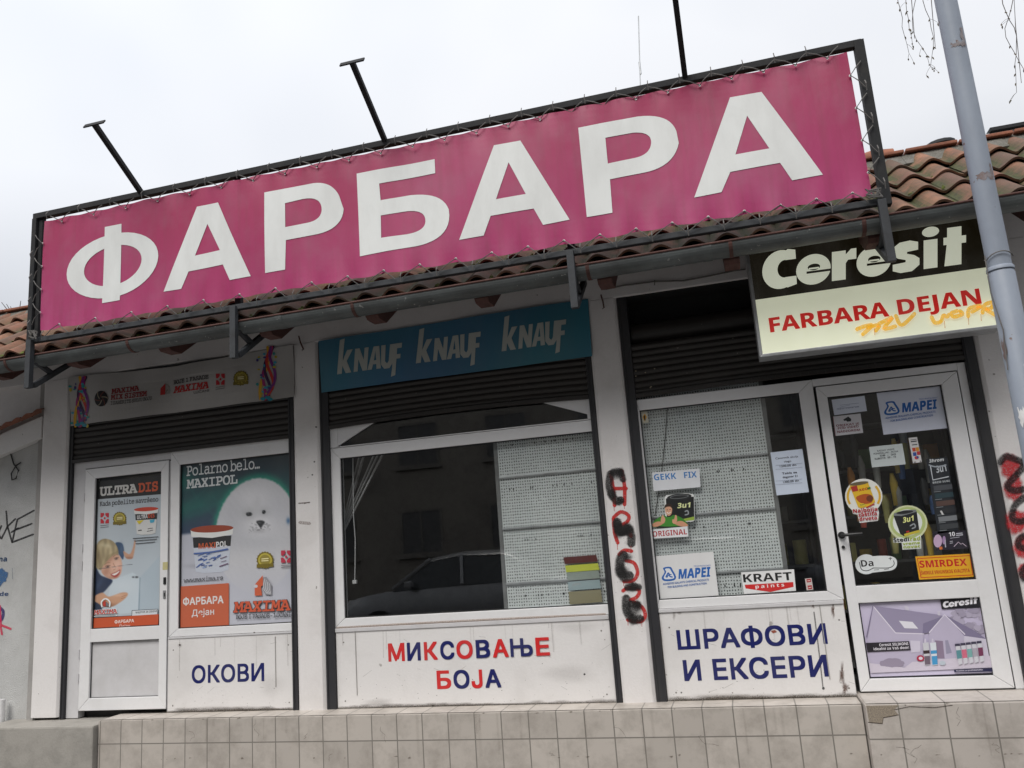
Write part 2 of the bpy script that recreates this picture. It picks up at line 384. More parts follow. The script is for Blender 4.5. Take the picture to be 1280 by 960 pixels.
m_zinc = M('weathered_zinc', (.135, .15, .15), (.06, .062, .06), .5, 5, 90, .4, .7, stretch=(.6, 1, 1), bmp=.2, metal=.35, speck=(30, .7, (.3, .3, .29)))
m_rust = M('rust_red_timber', (.10, .042, .034), (.05, .026, .022), .8, 9, 60, stretch=(6, 1, 1), bmp=.4)
m_board = M('dark_roof_boards', (.06, .045, .038), (.03, .024, .02), .85, 7, 40, stretch=(.3, 2, 2), bmp=.4)
m_steel = M('black_painted_steel', (.02, .021, .023), (.05, .045, .04), .7, 8, 60, .5, .9, bmp=.1, spec=.25)
m_gsteel = M('grey_painted_steel', (.05, .054, .06), (.03, .03, .03), .65, 8, 60, .45, .8, bmp=.1, spec=.3)
m_cord = M('grey_cord', (.16, .15, .14), (.07, .07, .07), .8, bmp=0)
m_eye = M('bright_eyelet', (.8, .8, .78), (.6, .6, .58), .3, metal=.6, bmp=0)
m_pole = M('blue_grey_pole_paint', (.275, .31, .37), (.20, .225, .27), .5, 3, 25, .4, .75, stretch=(1, 1, .5), bmp=.25, bdist=.003, speck=(22, .71, (.15, .10, .09)))
m_paper = M('white_paper', (.75, .75, .74), (.5, .5, .5), .7, bmp=.1)
m_mortar = M('old_mortar', (.22, .205, .185), (.09, .09, .07), .95, 6, 50, .35, .7, bmp=.9, bdist=.02)
m_ridge = M('red_ridge_tile', (.34, .13, .075), (.12, .06, .045), .85, 7, 50, .4, .7, bmp=.4)
m_moss = M('green_moss', (.12, .145, .02), (.05, .065, .015), .95, 25, 90, bmp=.8)
m_asph = M('asphalt', (.055, .055, .056), (.035, .035, .035), .85, 2, 200, bmp=.4)
m_alu = M('brushed_aluminium', (.42, .43, .44), (.25, .25, .25), .4, 8, 60, metal=.5, bmp=0)
m_bark = M('dark_bark', (.07, .055, .045), (.035, .028, .024), .9, 12, 60, bmp=.5)
m_leaf = M('dry_leaf', (.09, .065, .04), (.05, .05, .02), .8, bmp=0)
m_black = M('black_plastic', (.012, .012, .013), (.03, .03, .03), .35, bmp=0)
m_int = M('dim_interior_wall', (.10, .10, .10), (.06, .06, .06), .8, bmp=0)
m_shelf = M('shelf_metal', (.2, .2, .2), (.12, .12, .12), .5, bmp=0)
m_rubber = M('tyre_rubber', (.015, .015, .016), (.03, .03, .03), .8, bmp=0)
m_conc = M('concrete_edge', (.34, .32, .29), (.2, .19, .17), .85, 4, 60, bmp=.5)
def car_paint(name, c):
    m, t, b = newmat(name); b.inputs['Base Color'].default_value = (*c, 1); b.inputs['Roughness'].default_value = .25
    b.inputs['Metallic'].default_value = .3; b.inputs['Coat Weight'].default_value = .8; return m
m_car1 = car_paint('dark_car_paint', (.17, .18, .20)); m_car2 = car_paint('silver_car_paint', (.45, .46, .47))
m, t, b = newmat('car_glass'); b.inputs['Base Color'].default_value = (.10, .11, .115, 1); b.inputs['Roughness'].default_value = .03; m_cglass = m
def print_mat(name, emit=0, rough=.45, fade=.12, alpha=False, coat=0):
    m, t, b = newmat(name); a = N(t, 'ShaderNodeVertexColor', layer_name='Col')
    f = ramp(t, noise(t, 5, 6, .65, (1, 1, .35)), .4, .8, (0, 0, 0, 1), (fade, fade, fade, 1))
    c = mixc(t, f, a.outputs['Color'], (.25, .235, .22)); t.links.new(c, b.inputs['Base Color'])
    b.inputs['Roughness'].default_value = rough
    if coat: b.inputs['Coat Weight'].default_value = coat; b.inputs['Coat Roughness'].default_value = .02; b.inputs['Coat IOR'].default_value = 1.5
    if emit: t.links.new(c, b.inputs['Emission Color']); b.inputs['Emission Strength'].default_value = emit
    if alpha:
        mlt = N(t, 'ShaderNodeMath', operation='MULTIPLY'); n2 = ramp(t, noise(t, 130, 4, .8), .3, .58, (.3, .3, .3, 1), (1, 1, 1, 1))
        t.links.new(a.outputs['Alpha'], mlt.inputs[0]); t.links.new(n2, mlt.inputs[1]); t.links.new(mlt.outputs[0], b.inputs['Alpha'])
    return m
m_print = print_mat('printed_sheet'); m_film = print_mat('printed_glossy_film', coat=.8, fade=.06); m_vinyl = print_mat('vinyl_lettering', rough=.35, fade=.2)
m_back = print_mat('backlit_acrylic', emit=.42, rough=.25, fade=.1); m_spray = print_mat('spray_paint', alpha=True, fade=0, rough=.6); m_sprayl = print_mat('spray_on_lit_acrylic', emit=.4, alpha=True, fade=0, rough=.5)
m_banner = print_mat('banner_fabric', rough=.5, fade=.25)
# banner: faded, streaked pink vinyl
m, t, b = newmat('faded_pink_banner'); a = N(t, 'ShaderNodeVertexColor', layer_name='Col')
f = ramp(t, noise(t, 1.6, 7, .7, (2.4, 1, .22)), .35, .75); f2 = ramp(t, noise(t, 7, 5, .6, (3, 1, .12)), .45, .75, (0, 0, 0, 1), (.6, .6, .6, 1))
c = mixc(t, f2, mixc(t, ramp(t, noise(t, .9, 4), .35, .7, (0, 0, 0, 1), (.55, .55, .55, 1)), a.outputs['Color'], mixc(t, .35, a.outputs['Color'], (.55, .12, .3))), mixc(t, .45, a.outputs['Color'], (.22, .05, .08)))
c = mixc(t, ramp(t, noise(t, 3, 6), .45, .85, (0, 0, 0, 1), (.25, .25, .25, 1)), c, (.3, .22, .26))
t.links.new(c, b.inputs['Base Color']); b.inputs['Roughness'].default_value = .42; bump(t, b, noise(t, 2.2, 3, .5, (1.6, 1, .5)), .35, .03); m_pink = m
# glass
def glass(name, boost=1.7, tint=(.95, .97, .965)):
    m = bpy.data.materials.new(name); m.use_nodes = True; t = m.node_tree; t.nodes.clear()
    o = N(t, 'ShaderNodeOutputMaterial'); mixs = N(t, 'ShaderNodeMixShader'); tr = N(t, 'ShaderNodeBsdfTransparent'); gl = N(t, 'ShaderNodeBsdfGlossy')
    tr.inputs[0].default_value = (*tint, 1); gl.inputs['Roughness'].default_value = .004; fr = N(t, 'ShaderNodeFresnel'); ge = N(t, 'ShaderNodeNewGeometry'); mr_ = N(t, 'ShaderNodeMapRange'); mr_.inputs['To Min'].default_value = 1.5; mr_.inputs['To Max'].default_value = 1/1.5
    t.links.new(ge.outputs['Backfacing'], mr_.inputs['Value']); t.links.new(mr_.outputs[0], fr.inputs[0])
    mt = N(t, 'ShaderNodeMath', operation='MULTIPLY'); mt.inputs[1].default_value = boost; mt.use_clamp = True
    bm_ = N(t, 'ShaderNodeBump', Strength=.02, Distance=.01); t.links.new(noise(t, 1.3, 1), bm_.inputs['Height']); t.links.new(bm_.outputs[0], gl.inputs['Normal'])
    t.links.new(fr.outputs[0], mt.inputs[0]); t.links.new(mt.outputs[0], mixs.inputs[0]); t.links.new(tr.outputs[0], mixs.inputs[1]); t.links.new(gl.outputs[0], mixs.inputs[2]); t.links.new(mixs.outputs[0], o.inputs[0]); return m
m_glass = glass('window_glass', 2.5)
# perforated sheet metal
m, t, b = newmat('perforated_sheet'); c = N(t, 'ShaderNodeTexCoord'); vo = N(t, 'ShaderNodeTexVoronoi', Scale=1.0, Randomness=.18)
mp = N(t, 'ShaderNodeMapping'); mp.inputs['Scale'].default_value = (52, 0, 44); t.links.new(c.outputs['Object'], mp.inputs[0]); t.links.new(mp.outputs[0], vo.inputs['Vector'])
hol = ramp(t, vo.outputs['Distance'], .21, .31, (1, 1, 1, 1), (0, 0, 0, 1))
bs = mixc(t, ramp(t, noise(t, 3, 4), .3, .8), (.70, .725, .72), (.56, .585, .58))
t.links.new(mixc(t, hol, bs, (.06, .065, .065)), b.inputs['Base Color']); b.inputs['Roughness'].default_value = .5; m_peg = m
# ceramic tile facing
def tilemat(name, w, h, base, along='xz'):
    m, t, b = newmat(name); c = N(t, 'ShaderNodeTexCoord'); mp = N(t, 'ShaderNodeMapping')
    if along == 'xz': mp.inputs['Rotation'].default_value = (math.radians(-90), 0, 0)
    t.links.new(c.outputs['Object'], mp.inputs[0]); br = N(t, 'ShaderNodeTexBrick', offset=0.0)
    br.inputs['Scale'].default_value = 1; br.inputs['Brick Width'].default_value = w; br.inputs['Row Height'].default_value = h; br.inputs['Mortar Size'].default_value = .0045
    br.inputs['Color1'].default_value = (*base, 1); br.inputs['Color2'].default_value = (*[x*.86 for x in base], 1); br.inputs['Mortar'].default_value = (.2, .185, .165, 1)
    t.links.new(mp.outputs[0], br.inputs['Vector'])
    t.links.new(mixc(t, ramp(t, noise(t, 5, 7, .7), .45, .8, (0, 0, 0, 1), (.7, .7, .7, 1)), br.outputs['Color'], (.2, .175, .15)), b.inputs['Base Color'])
    b.inputs['Roughness'].default_value = .4; bump(t, b, br.outputs['Fac'], -.5, .006); return m
m_step = tilemat('beige_step_tiles_riser', .2, .3, (.5, .455, .41)); m_stept = tilemat('beige_step_tiles_top', .2, .3, (.56, .51, .46), 'xy')
m_stepr = tilemat('beige_landing_riser', .265, .3, (.5, .455, .415)); m_steprt = tilemat('beige_landing_top', .265, .35, (.56, .51, .465), 'xy')
m_pave = tilemat('pavement_slabs', .4, .4, (.11, .108, .105), 'xy')
# roof tiles: colour per tile, moss gathers in the valleys (alpha of the colour)
m, t, b = newmat('clay_pantiles'); a = N(t, 'ShaderNodeVertexColor', layer_name='Col')
dirt = ramp(t, noise(t, 7, 8, .72), .38, .68, (0, 0, 0, 1), (.85, .85, .85, 1))
c = mixc(t, dirt, a.outputs['Color'], (.085, .06, .045))
ms = ramp(t, noise(t, 5.5, 6, .65), .30, .50); mm = N(t, 'ShaderNodeMath', operation='MULTIPLY'); t.links.new(ms, mm.inputs[0]); t.links.new(a.outputs['Alpha'], mm.inputs[1])
c = mixc(t, mm.outputs[0], c, mixc(t, ramp(t, noise(t, 40), .3, .7), (.035, .036, .018), (.075, .085, .025)))
t.links.new(c, b.inputs['Base Color']); b.inputs['Roughness'].default_value = .85; bump(t, b, noise(t, 60, 5, .7), .45, .006); m_tile = m

# ------------------------------------------------------------------ ground
def sheet(name, x0, y0, x1, y1, z, mat): return MB().__class__.build(_q(x0, y0, x1, y1, z), name, mat, kind='structure')
def _q(x0, y0, x1, y1, z):
    b = MB(); b.add([(x0,y0,z),(x1,y0,z),(x1,y1,z),(x0,y1,z)], [(0,1,2,3)]); return b
sheet('ground', -200, -200, 200, 200, -.24, m_asph)
sheet('road', -80, -16, 80, -6.62, -.12, m_asph)
MB().box(-60, -6.6, -.23, 60, 8, 0).build('pavement', m_pave, bevel=.01, kind='structure')
MB().box(-60, -20.99, -.23, 60, -16.0, -.05).build('pavement', m_pave, bevel=.01, kind='structure')
MB().box(-5.22, -.24, 0, .6, .1, .48).build('tiled_step', m_step, bevel=.006, kind='structure')
_q(-5.21, -.232, .6, .0, .484).build('step_top', m_stept, kind='structure')
MB().box(-6.4, -.29, 0, -5.225, .1, .45).build('concrete_step', m_conc, bevel=.015, kind='structure')
MB().box(.604, -.36, 0, 2.7, .1, .503).build('tiled_landing', m_stepr, bevel=.008, kind='structure')
_q(.612, -.35, 2.69, .02, .507).build('landing_top', m_steprt, kind='structure')

def step_wear(Y, xs, zt, n):
    a = Art(Y, step=.00003); a.P = lambda p, a=a: [p[0], a.Y-a.k*a.step, p[1]]
    for _ in range(n):
        x, z = random.uniform(*xs), zt-abs(random.gauss(0, .14)); pts = [(x, z)]
        for k in range(5): pts.append((pts[-1][0]+random.uniform(-.03, .05), pts[-1][1]-random.uniform(0, .035)))
        a.stroke(pts, .0016, rgb(70, 60, 52, .75), soft=.6, curve=False)
    for _ in range(n*3): a.blot(random.uniform(*xs), zt-random.choice((.002, .295, .29))+random.uniform(-.006, .006), random.uniform(.004, .02), random.uniform(.003, .008), rgb(104, 92, 78, .7), n=11, rag=.2)
    for _ in range(n*2):
        x = random.uniform(*xs); a.stroke([(x, zt-.002), (x, zt-random.uniform(.05, .3))], random.uniform(.003, .012), rgb(110, 98, 84, .10), soft=2.5, curve=False)
    return a
step_wear(-.2405, (-5.2, .58), .476, 9).build('step_wear', m_spray)['kind'] = 'structure'
a = step_wear(-.3605, (.62, 2.6), .5, 5)
a.poly([(.612, .497), (.80, .497), (.77, .47), (.79, .44), (.70, .425), (.69, .39), (.615, .40)], rgb(150, 138, 122, 1)); a.stroke([(.61, .40), (.69, .39), (.70, .425), (.79, .44), (.77, .47), (.86, .487), (1.0, .478), (1.1, .49)], .004, rgb(66, 56, 48, .9), soft=.5, curve=False)
a.build('step_wear', m_spray)['kind'] = 'structure'

# ------------------------------------------------------------------ the shop building
shop = thing('shop_building', 'single storey white paint shop with a tiled eave, three shopfront bays and tiled step', 'shop')
# lintel wall, side and back walls, roof slab
MB().box(-7.6, -.028, 3.45, 2.7, .16, 4.05).build('lintel_wall', m_pillar, shop, bevel=.01)
b = MB(); b.box(-7.6, .16, 0, -7.45, 4.2, 4.1); b.box(2.55, .16, 0, 2.7, 4.2, 4.1); b.box(-7.45, 4.05, 0, 2.55, 4.2, 4.1); b.build('outer_wall', m_greywall, shop)
MB().box(-7.6, .3, 4.05, 2.7, 4.2, 4.18).build('roof_slab', m_mortar, shop)
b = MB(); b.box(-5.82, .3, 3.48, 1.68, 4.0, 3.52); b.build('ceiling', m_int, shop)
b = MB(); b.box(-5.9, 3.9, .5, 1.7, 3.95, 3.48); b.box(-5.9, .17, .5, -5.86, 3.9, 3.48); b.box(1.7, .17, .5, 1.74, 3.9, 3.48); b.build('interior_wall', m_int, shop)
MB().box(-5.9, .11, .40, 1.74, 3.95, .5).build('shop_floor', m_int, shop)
# pillars (chamfered front edges)
def pillar(x0, x1):
    yb, yf, ch = .14, -.032, .02
    b = MB(); P = [(x0, yb), (x0, yf+ch), (x0+ch*1.2, yf), (x1-ch*1.2, yf), (x1, yf+ch), (x1, yb)]
    n = len(P); vs = [(x, y, z) for z in (.47, 3.452) for x, y in P]
    b.add(vs, [tuple(range(n)), tuple(range(2*n-1, n-1, -1))] + [(i, (i+1) % n, (i+1) % n+n, i+n) for i in range(n)])
    return b.build('pillar', m_pillar, shop, bevel=.004)
p0 = pillar(-6.13, -5.825); p1 = pillar(-3.525, -3.282); p2 = pillar(-.957, -.72); p3 = pillar(1.684, 2.2)
MB().box(2.2, .0, .47, 2.7, .14, 3.452).build('end_wall', m_white, shop)
MB().box(-7.45, .06, 2.9, -6.2, .16, 3.452).build('end_wall', m_white, shop)
MB().box(-6.2, .01, .40, -6.132, .16, 3.45).build('corner_return', m_greywall, shop)  # white pillar's shaded side; the shade is put into the grey colour
for x0, x1, zb in ((-5.822, -5.78, .455), (-3.577, -3.529, .482), (-3.279, -3.2, .482), (-1.003, -.96, .482), (-.717, -.645, .482), (1.607, 1.681, .508)):
    b = MB(); b.box(x0, -.02, zb, x1, .1, 3.448); b.box(x0+.012, -.026, zb, x0+.018, -.02, 3.44)
    b.build('guide_rail', m_rail, shop, bevel=.003)
# panels under the windows
def panel(x0, x1, z1):
    return MB().box(x0, 0, .485, x1, .12, z1).build('wall_panel', m_white, shop, bevel=.006)
pa = panel(-4.752, -3.58, 1.082); pb = panel(-3.198, -1.005, 1.086); pc = panel(-.643, .604, 1.106)
# grooves and seams in the panels
for pp, (x, z0, z1) in ((pa, (-3.74, .66, 1.05)), (pb, (-3.03, .58, 1.06)), (pc, (.445, .6, 1.08))):
    MB().box(x, -.004, z0, x+.006, 0.002, z1).build('seam', m_greywall, pp)
# ---- frames
def frame_ring(x0, x1, z0, z1, w, y0, y1, wt=None, wb=None, wl=None, wr=None):
    wt = wt or w; wb = wb or w; wl = wl or w; wr = wr or w; b = MB()
    b.prism([(x0, z0), (x0+wl, z0+wb), (x0+wl, z1-wt), (x0, z1)], y0, y1); b.prism([(x1, z0), (x1-wr, z0+wb), (x1-wr, z1-wt), (x1, z1)], y0, y1)
    b.prism([(x0+.0008, z0), (x1-.0008, z0), (x1-wr-.0008, z0+wb), (x0+wl+.0008, z0+wb)], y0, y1); b.prism([(x0+.0008, z1), (x1-.0008, z1), (x1-wr-.0008, z1-wt), (x0+wl+.0008, z1-wt)], y0, y1)
    return b
def pane(x0, x1, z0, z1, y, parent, name='pane'):
    b = MB(); b.add([(x0, y, z0), (x1, y, z0), (x1, y, z1), (x0, y, z1)], [(0, 1, 2, 3)]); return b.build(name, m_glass, parent)
def gasket(x0, x1, z0, z1, y, parent, w=.011):
    return frame_ring(x0-.004, x1+.004, z0-.004, z1+.004, w, y, y+.02).build('gasket', m_seal, parent)
GY = .034   # glass plane
def window(name, x0, x1, z0, z1, gx0, gx1, gz0, gz1):
    w = bpy.data.objects.new(name, None); COL.objects.link(w); w.parent = shop
    frame_ring(x0, x1, z0, z1, .1, .004, .07, wt=z1-gz1, wb=gz0-z0, wl=gx0-x0, wr=x1-gx1).build('frame', m_pvc, w, bevel=.005)
    gasket(gx0, gx1, gz0, gz1, .016, w); pane(gx0, gx1, gz0, gz1, GY, w); return w
w1 = window('window', -4.75, -3.53, 1.086, 2.66, -4.66, -3.545, 1.15, 2.535)
w2 = window('window', -3.205, -.96, 1.09, 2.527, -3.118, -.985, 1.162, 2.44)
w3 = window('window', -.66, .612, 1.11, 2.64, -.633, .512, 1.172, 2.558)
# upper light of the middle window with its corner pieces
ul = bpy.data.objects.new('upper_light', None); COL.objects.link(ul); ul.parent = shop
frame_ring(-3.205, -.96, 2.531, 3.06, .07, .004, .07, wb=.008).build('frame', m_pvc, ul, bevel=.004)
pane(-3.135, -1.03, 2.54, 2.99, GY, ul)
for pts in ([(-3.135, 2.545), (-3.135, 2.80), (-2.62, 2.80)], [(-1.03, 2.575), (-1.03, 2.80), (-1.62, 2.80)]):
    b = MB(); b.prism(pts, .008, .03); b.build('corner_piece', m_pvc, ul, bevel=.004)
MB().box(-3.2, -.008, 1.058, -1.006, .01, 1.088).build('sill', m_pvcgrey, w2, bevel=.003)
MB().box(-.643, -.01, 1.085, .604, .012, 1.109).build('sill', m_pvcgrey, w3, bevel=.003)
MB().box(-4.75, -.006, 1.07, -3.58, .012, 1.084).build('sill', m_pvcgrey, w1, bevel=.003)
# doors
def door(x0, x1, z0, z1, gx0, gx1, gz0, gz1, pz0, pz1):
    d = bpy.data.objects.new('door', None); COL.objects.link(d); d.parent = shop
    b = frame_ring(x0, x1, z0, z1, .1, -.004, .06, wt=z1-gz1, wb=pz0-z0, wl=gx0-x0, wr=x1-gx1); b.box(gx0-.002, -.003, pz1, gx1+.002, .06, gz0)
    b.build('leaf_frame', m_pvc, d, bevel=.005)
    g = .004
    frame_ring(x0-g, x1+g, z0-g, z1+g, g, .004, .05).build('gap', m_seal, d)
    gasket(gx0, gx1, gz0, gz1, .014, d); gasket(gx0, gx1, pz0, pz1, .014, d, .008); pane(gx0, gx1, gz0, gz1, GY, d)
    MB().box(gx0-.001, .022, pz0-.001, gx1+.001, .04, pz1+.001).build('lower_panel', m_pvcgrey, d); return d
d1 = door(-5.645, -4.765, .515, 2.585, -5.54, -4.842, 1.185, 2.495, .615, 1.075)
d3 = door(.629, 1.547, .515, 2.582, .697, 1.44, 1.195, 2.503, .595, 1.082)
b = MB(); b.box(-5.779, .006, .456, -5.652, .08, 2.66); b.box(-5.652, .006, 2.592, -4.752, .08, 2.662); b.box(-4.757, .0, .486, -4.7525, .08, 2.58); b.build('door_jamb', m_pvcgrey, shop, bevel=.004)
b = MB(); b.box(1.554, .002, .508, 1.606, .08, 2.64); b.box(.6125, .002, 2.589, 1.554, .08, 2.641); b.build('door_jamb', m_pvc, shop, bevel=.004)
for z in (2.3, 1.85, 1.7, .95, .75): MB().tube([(-5.652, -.004, z), (-5.652, -.004, z+.07)], .009).build('hinge', m_pvcgrey, d1)
# handle of the right door, lock plates
h = at(1052, 669, -.01); b = MB(); b.tube([h+Vector((0, .004, 0)), h+Vector((0, -.012, 0))], .024, 16)
b.tube([h, h+Vector((0, -.05, 0)), h+Vector((.02, -.062, 0)), h+Vector((.125, -.062, .002))], .0105, 10); b.build('handle', m_black, d3, smooth=True)
h = at(1054, 684, -.006); MB().tube([h+Vector((0, .003, 0)), h+Vector((0, -.008, 0))], .011, 12).build('keyhole', m_black, d3)
h = at(206, 726, -.006); b = MB(); b.prism([(h.x-.013, h.z-.03), (h.x+.013, h.z-.03), (h.x+.013, h.z+.03), (h.x-.013, h.z+.03)], -.012, -.003); b.build('handle_stub', m_black, d1, bevel=.006)
h = at(205.5, 743, -.006); MB().box(h.x-.013, -.011, h.z-.035, h.x+.013, -.003, h.z+.035).build('lock_plate', m_alu, d1, bevel=.004)
h = at(205.5, 743, -.012); MB().box(h.x-.004, -.015, h.z-.016, h.x+.004, -.011, h.z+.014).build('keyhole', m_black, d1)
h = at(207, 707, -.006); MB().box(h.x-.03, -.0055, h.z-.035, h.x+.02, -.0035, h.z+.03).build('tape_remnant', M('yellowed_tape', (.55, .5, .25), (.4, .35, .2), .5, bmp=0), d1)
# roller shutters: slats of curved steel; the bottom edge bows a little
def shutter(x0, x1, zb, sag, z1):
    n = 40; prof = []; z = 0
    H = z1 - zb; rows = int(H/.052)+1
    b = MB(); grid = []
    for r in range(rows*6+1):
        zz = zb + H*r/(rows*6); ph = (r % 6)/6
        grid.append([(x0+(x1-x0)*i/n, .0-.012*math.sin(math.pi*ph)+.001*random.random(), zz - (sag*(4*(i/n)*(1-i/n)))*(1-r/(rows*6))*-1) for i in range(n+1)])
    w = n+1
    b.add([p for g in grid for p in g], [(r*w+i, r*w+i+1, (r+1)*w+i+1, (r+1)*w+i) for r in range(len(grid)-1) for i in range(n)])
    o = b.build('roller_shutter', m_shut, shop)
    bar = MB(); 
    for i in range(n): 
        a, c = grid[0][i], grid[0][i+1]; bar.beam((a[0], -.004, a[2]-.012), (c[0], -.004, c[2]-.012), .034, .03)
    bar.build('bottom_bar', m_shut, o, bevel=.002)
    return o
shutter(-5.778, -3.579, 2.68, .0, 3.3); shutter(-3.198, -1.005, 2.715, .025, 3.3); sh3 = shutter(-.643, 1.606, 2.68, .02, 3.07)
MB().tube([(-.64, .13, 3.17), (1.6, .13, 3.17)], .09, 16).build('shutter_roll', m_shut, shop, smooth=True)
b = MB(); b.box(-.716, .2, 3.0, 1.68, .22, 3.5); b.box(-5.82, .2, 3.0, -.96, .22, 3.5); b.build('shutter_box', m_dark, shop)  # near-black sheets put the shade of the shutter openings into the colour
b = MB(); b.box(-.716, -.01, 3.442, 1.68, .2, 3.452); b.build('soffit_strip', m_dark, shop)
sp = Art(-.02, 720, 330, 4.174)
for x, y in ((312, 558), (362, 566), (410, 546), (312, 585), (388, 645), (392, 640)): sp.ell(x, y, 4, 3, rgb(150, 140, 120))
sp.build('rivet', m_print, sh3)

# ------------------------------------------------------------------ roof: rafters, boards, pantiles, mortar cap, gutter
EY, EZ, PIT = -.885, 3.418, math.radians(36); TP = math.tan(PIT)
roof = bpy.data.objects.new('roof', None); COL.objects.link(roof); roof.parent = shop
MB().prism_x([(-.86, 3.385), (.28, 3.385+1.14*TP), (.28, 3.405+1.14*TP), (-.86, 3.405)], -7.6, 2.7).build('roof_boards', m_board, roof)
for x in (-6.9, -5.9, -5.1, -4.22, -3.32, -2.44, -1.6, -.72, .12, 1.0, 1.95):
    x += .03
    b = MB(); b.prism_x([(-.79, 3.325), (-.66, 3.325), (-.03, 3.315+.63*TP), (-.03, 3.378+.79*TP), (-.82, 3.378), (-.82, 3.35)], x-.05, x+.05)
    b.build('rafter', m_rust, roof, bevel=.004)
def pantiles():
    TW, TL, rows, th = .212, .36, 4, .016
    x0, x1 = -7.6, 2.7; nc = int((x1-x0)/TW); b = MB(); cols = []
    ux = Vector((1, 0, 0)); us = Vector((0, math.cos(PIT), math.sin(PIT))); un = Vector((0, -math.sin(PIT), math.cos(PIT)))
    nx, ns = 14, 4
    for r in range(rows):
        for c in range(nc):
            k = random.random()
            base = [(.29, .115, .07), (.24, .098, .064), (.20, .095, .07), (.31, .14, .085), (.165, .085, .065)][int(k*5)]
            j = random.uniform(.8, 1.15); base = tuple(x*j for x in base)
            xo = x0 + c*TW; jz = random.uniform(-.006, .006); js = random.uniform(-.012, .012); tw = random.uniform(-.012, .012)
            for lay in (0, 1):
                vs = []
                for si in range(ns+1):
                    s_ = r*(TL-.012) + js + (TL+.03)*si/ns + lay*.0
                    lift = .034*(1-si/ns)
                    for xi in range(nx+1):
                        p = xi/nx; a = 2*math.pi*(p*1.0)
                        hgt = .054*(.5-.5*math.cos(a))**.85 + .008*math.sin(a)
                        q = Vector((xo + p*(TW+.012), EY, EZ)) + us*s_ + un*(hgt + lift + jz + tw*(p-.5) - (th if lay else 0))
                        vs.append(q)
                w = nx+1; n0 = len(b.v)
                b.v += [tuple(v) for v in vs]
                for si in range(ns):
                    for xi in range(nx):
                        b.f.append(tuple(n0+q for q in (si*w+xi, si*w+xi+1, (si+1)*w+xi+1, (si+1)*w+xi)))
                        p = (xi+.5)/nx; val = 1-min(1, abs(math.sin(math.pi*p))*1.15)
                        b.c.append((*base, min(1, 1.15*val+.22) if not lay else .2))
                if lay:
                    m0 = n0 - len(vs)
                    for xi in range(nx): b.f.append((m0+xi, n0+xi, n0+xi+1, m0+xi+1)); b.c.append((*[x*.9 for x in base], .25))
    return b.build('pantiles', m_tile, roof)
pt = pantiles()
for p in pt.data.polygons: p.use_smooth = True
try: pt.data.set_sharp_from_angle(angle=math.radians(50))
except Exception: pass
# moss cushions in the valleys near the eave
b = MB()
def lump(c, rx, rz):
    vs = []; n = 9
    for i in range(4):
        a = i/3*math.pi/2
        for k in range(n):
            t_ = 2*math.pi*k/n; rr = math.cos(a)*(1+random.uniform(-.25, .25)) + .02
            vs.append((c[0]+rx*rr*math.cos(t_), c[1]+rx*.9*rr*math.sin(t_), c[2]+rz*math.sin(a)*(1+random.uniform(-.3, .3))))
    b.add(vs, [(i*n+k, i*n+(k+1) % n, (i+1)*n+(k+1) % n, (i+1)*n+k) for i in range(3) for k in range(n)])
for c in range(48):
    if random.random() < .85:
        for q in range(random.randint(3, 8)):
            s_ = random.choice((.0, .0, .01, .34, .36, .7)) + random.uniform(-.005, .06)
            lump((-7.6 + (c+1)*.212 + random.uniform(-.035, .05), EY + s_*math.cos(PIT), EZ + .026 + s_*math.sin(PIT) + (.004 if s_ < .2 else .014)), random.uniform(.010, .034), random.uniform(.008, .024))
b.build('moss', m_moss, roof, kind='stuff')
MB().box(-7.6, EY+.012, 3.37, 2.7, EY+.05, EZ+.052).build('eave_mortar', M('clay_mortar', (.17, .105, .075), (.075, .055, .04), .95, 9, 60, bmp=.8, bdist=.02), roof)
# mortar cap and ridge course
b = MB(); n = 60
for i in range(n):
    xa, xb = -7.6+10.3*i/n, -7.6+10.3*(i+1)/n; d = random.uniform(-.015, .015)
    b.prism_x([(.13+d, 4.19), (.26+d, 4.325+d), (.5, 4.33+d), (.5, 4.1), (.2, 4.1)], xa, xb+.001*(i % 2))
b.build('mortar_cap', m_mortar, roof, bevel=.004)
b = MB(); x = -7.6
while x < 2.6:
    l = random.uniform(.3, .38); d = random.uniform(-.006, .006); b.box(x, .215, 4.328+d, x+l-.012, .56, 4.352+d); x += l
b.build('ridge_course', m_ridge, roof, bevel=.006)
for x in (1.33, -6.0):
    b = MB(); b.tube([(x-.14, .36, 4.355), (x, .36, 4.365), (x+.14, .36, 4.355)], [.06, .075, .07], 14); b.build('ridge_tile', m_ridge, roof, smooth=True)
# gutter: half-round zinc trough with lap joints
def trough(x0, x1, r, t=.004, yc=-.868, zc=3.408, dz=.03):
    b = MB(); n = 14; vs = []
    for x in (x0, x1):
        for rr in (r, r-t):
            for k in range(n+1):
                a = math.pi + math.pi*k/n
                vs.append((x, yc+rr*math.cos(a), zc+(dz*(x+5.5)/6.5) + rr*math.sin(a)*.98))
    m = n+1
    f = [(k, k+1, 2*m+k+1, 2*m+k) for k in range(n)] + [(m+k+1, m+k, 3*m+k, 3*m+k+1) for k in range(n)]
    f += [(k, m+k, m+k+1, k+1) for k in range(n)] + [(2*m+k, 2*m+k+1, 3*m+k+1, 3*m+k) for k in range(n)]
    f += [(0, 2*m, 3*m, m), (n, m+n, 3*m+n, 2*m+n)]
    b.add(vs, f); return b
gut = bpy.data.objects.new('gutter', None); COL.objects.link(gut); gut.parent = shop
trough(-7.6, 2.7, .083).build('trough', m_zinc, gut, smooth=False)
b = MB(); b.tube([(-7.6, -.951, 3.40), (2.7, -.951, 3.448)], .008, 8); b.build('rolled_edge', m_rust, gut, smooth=True)
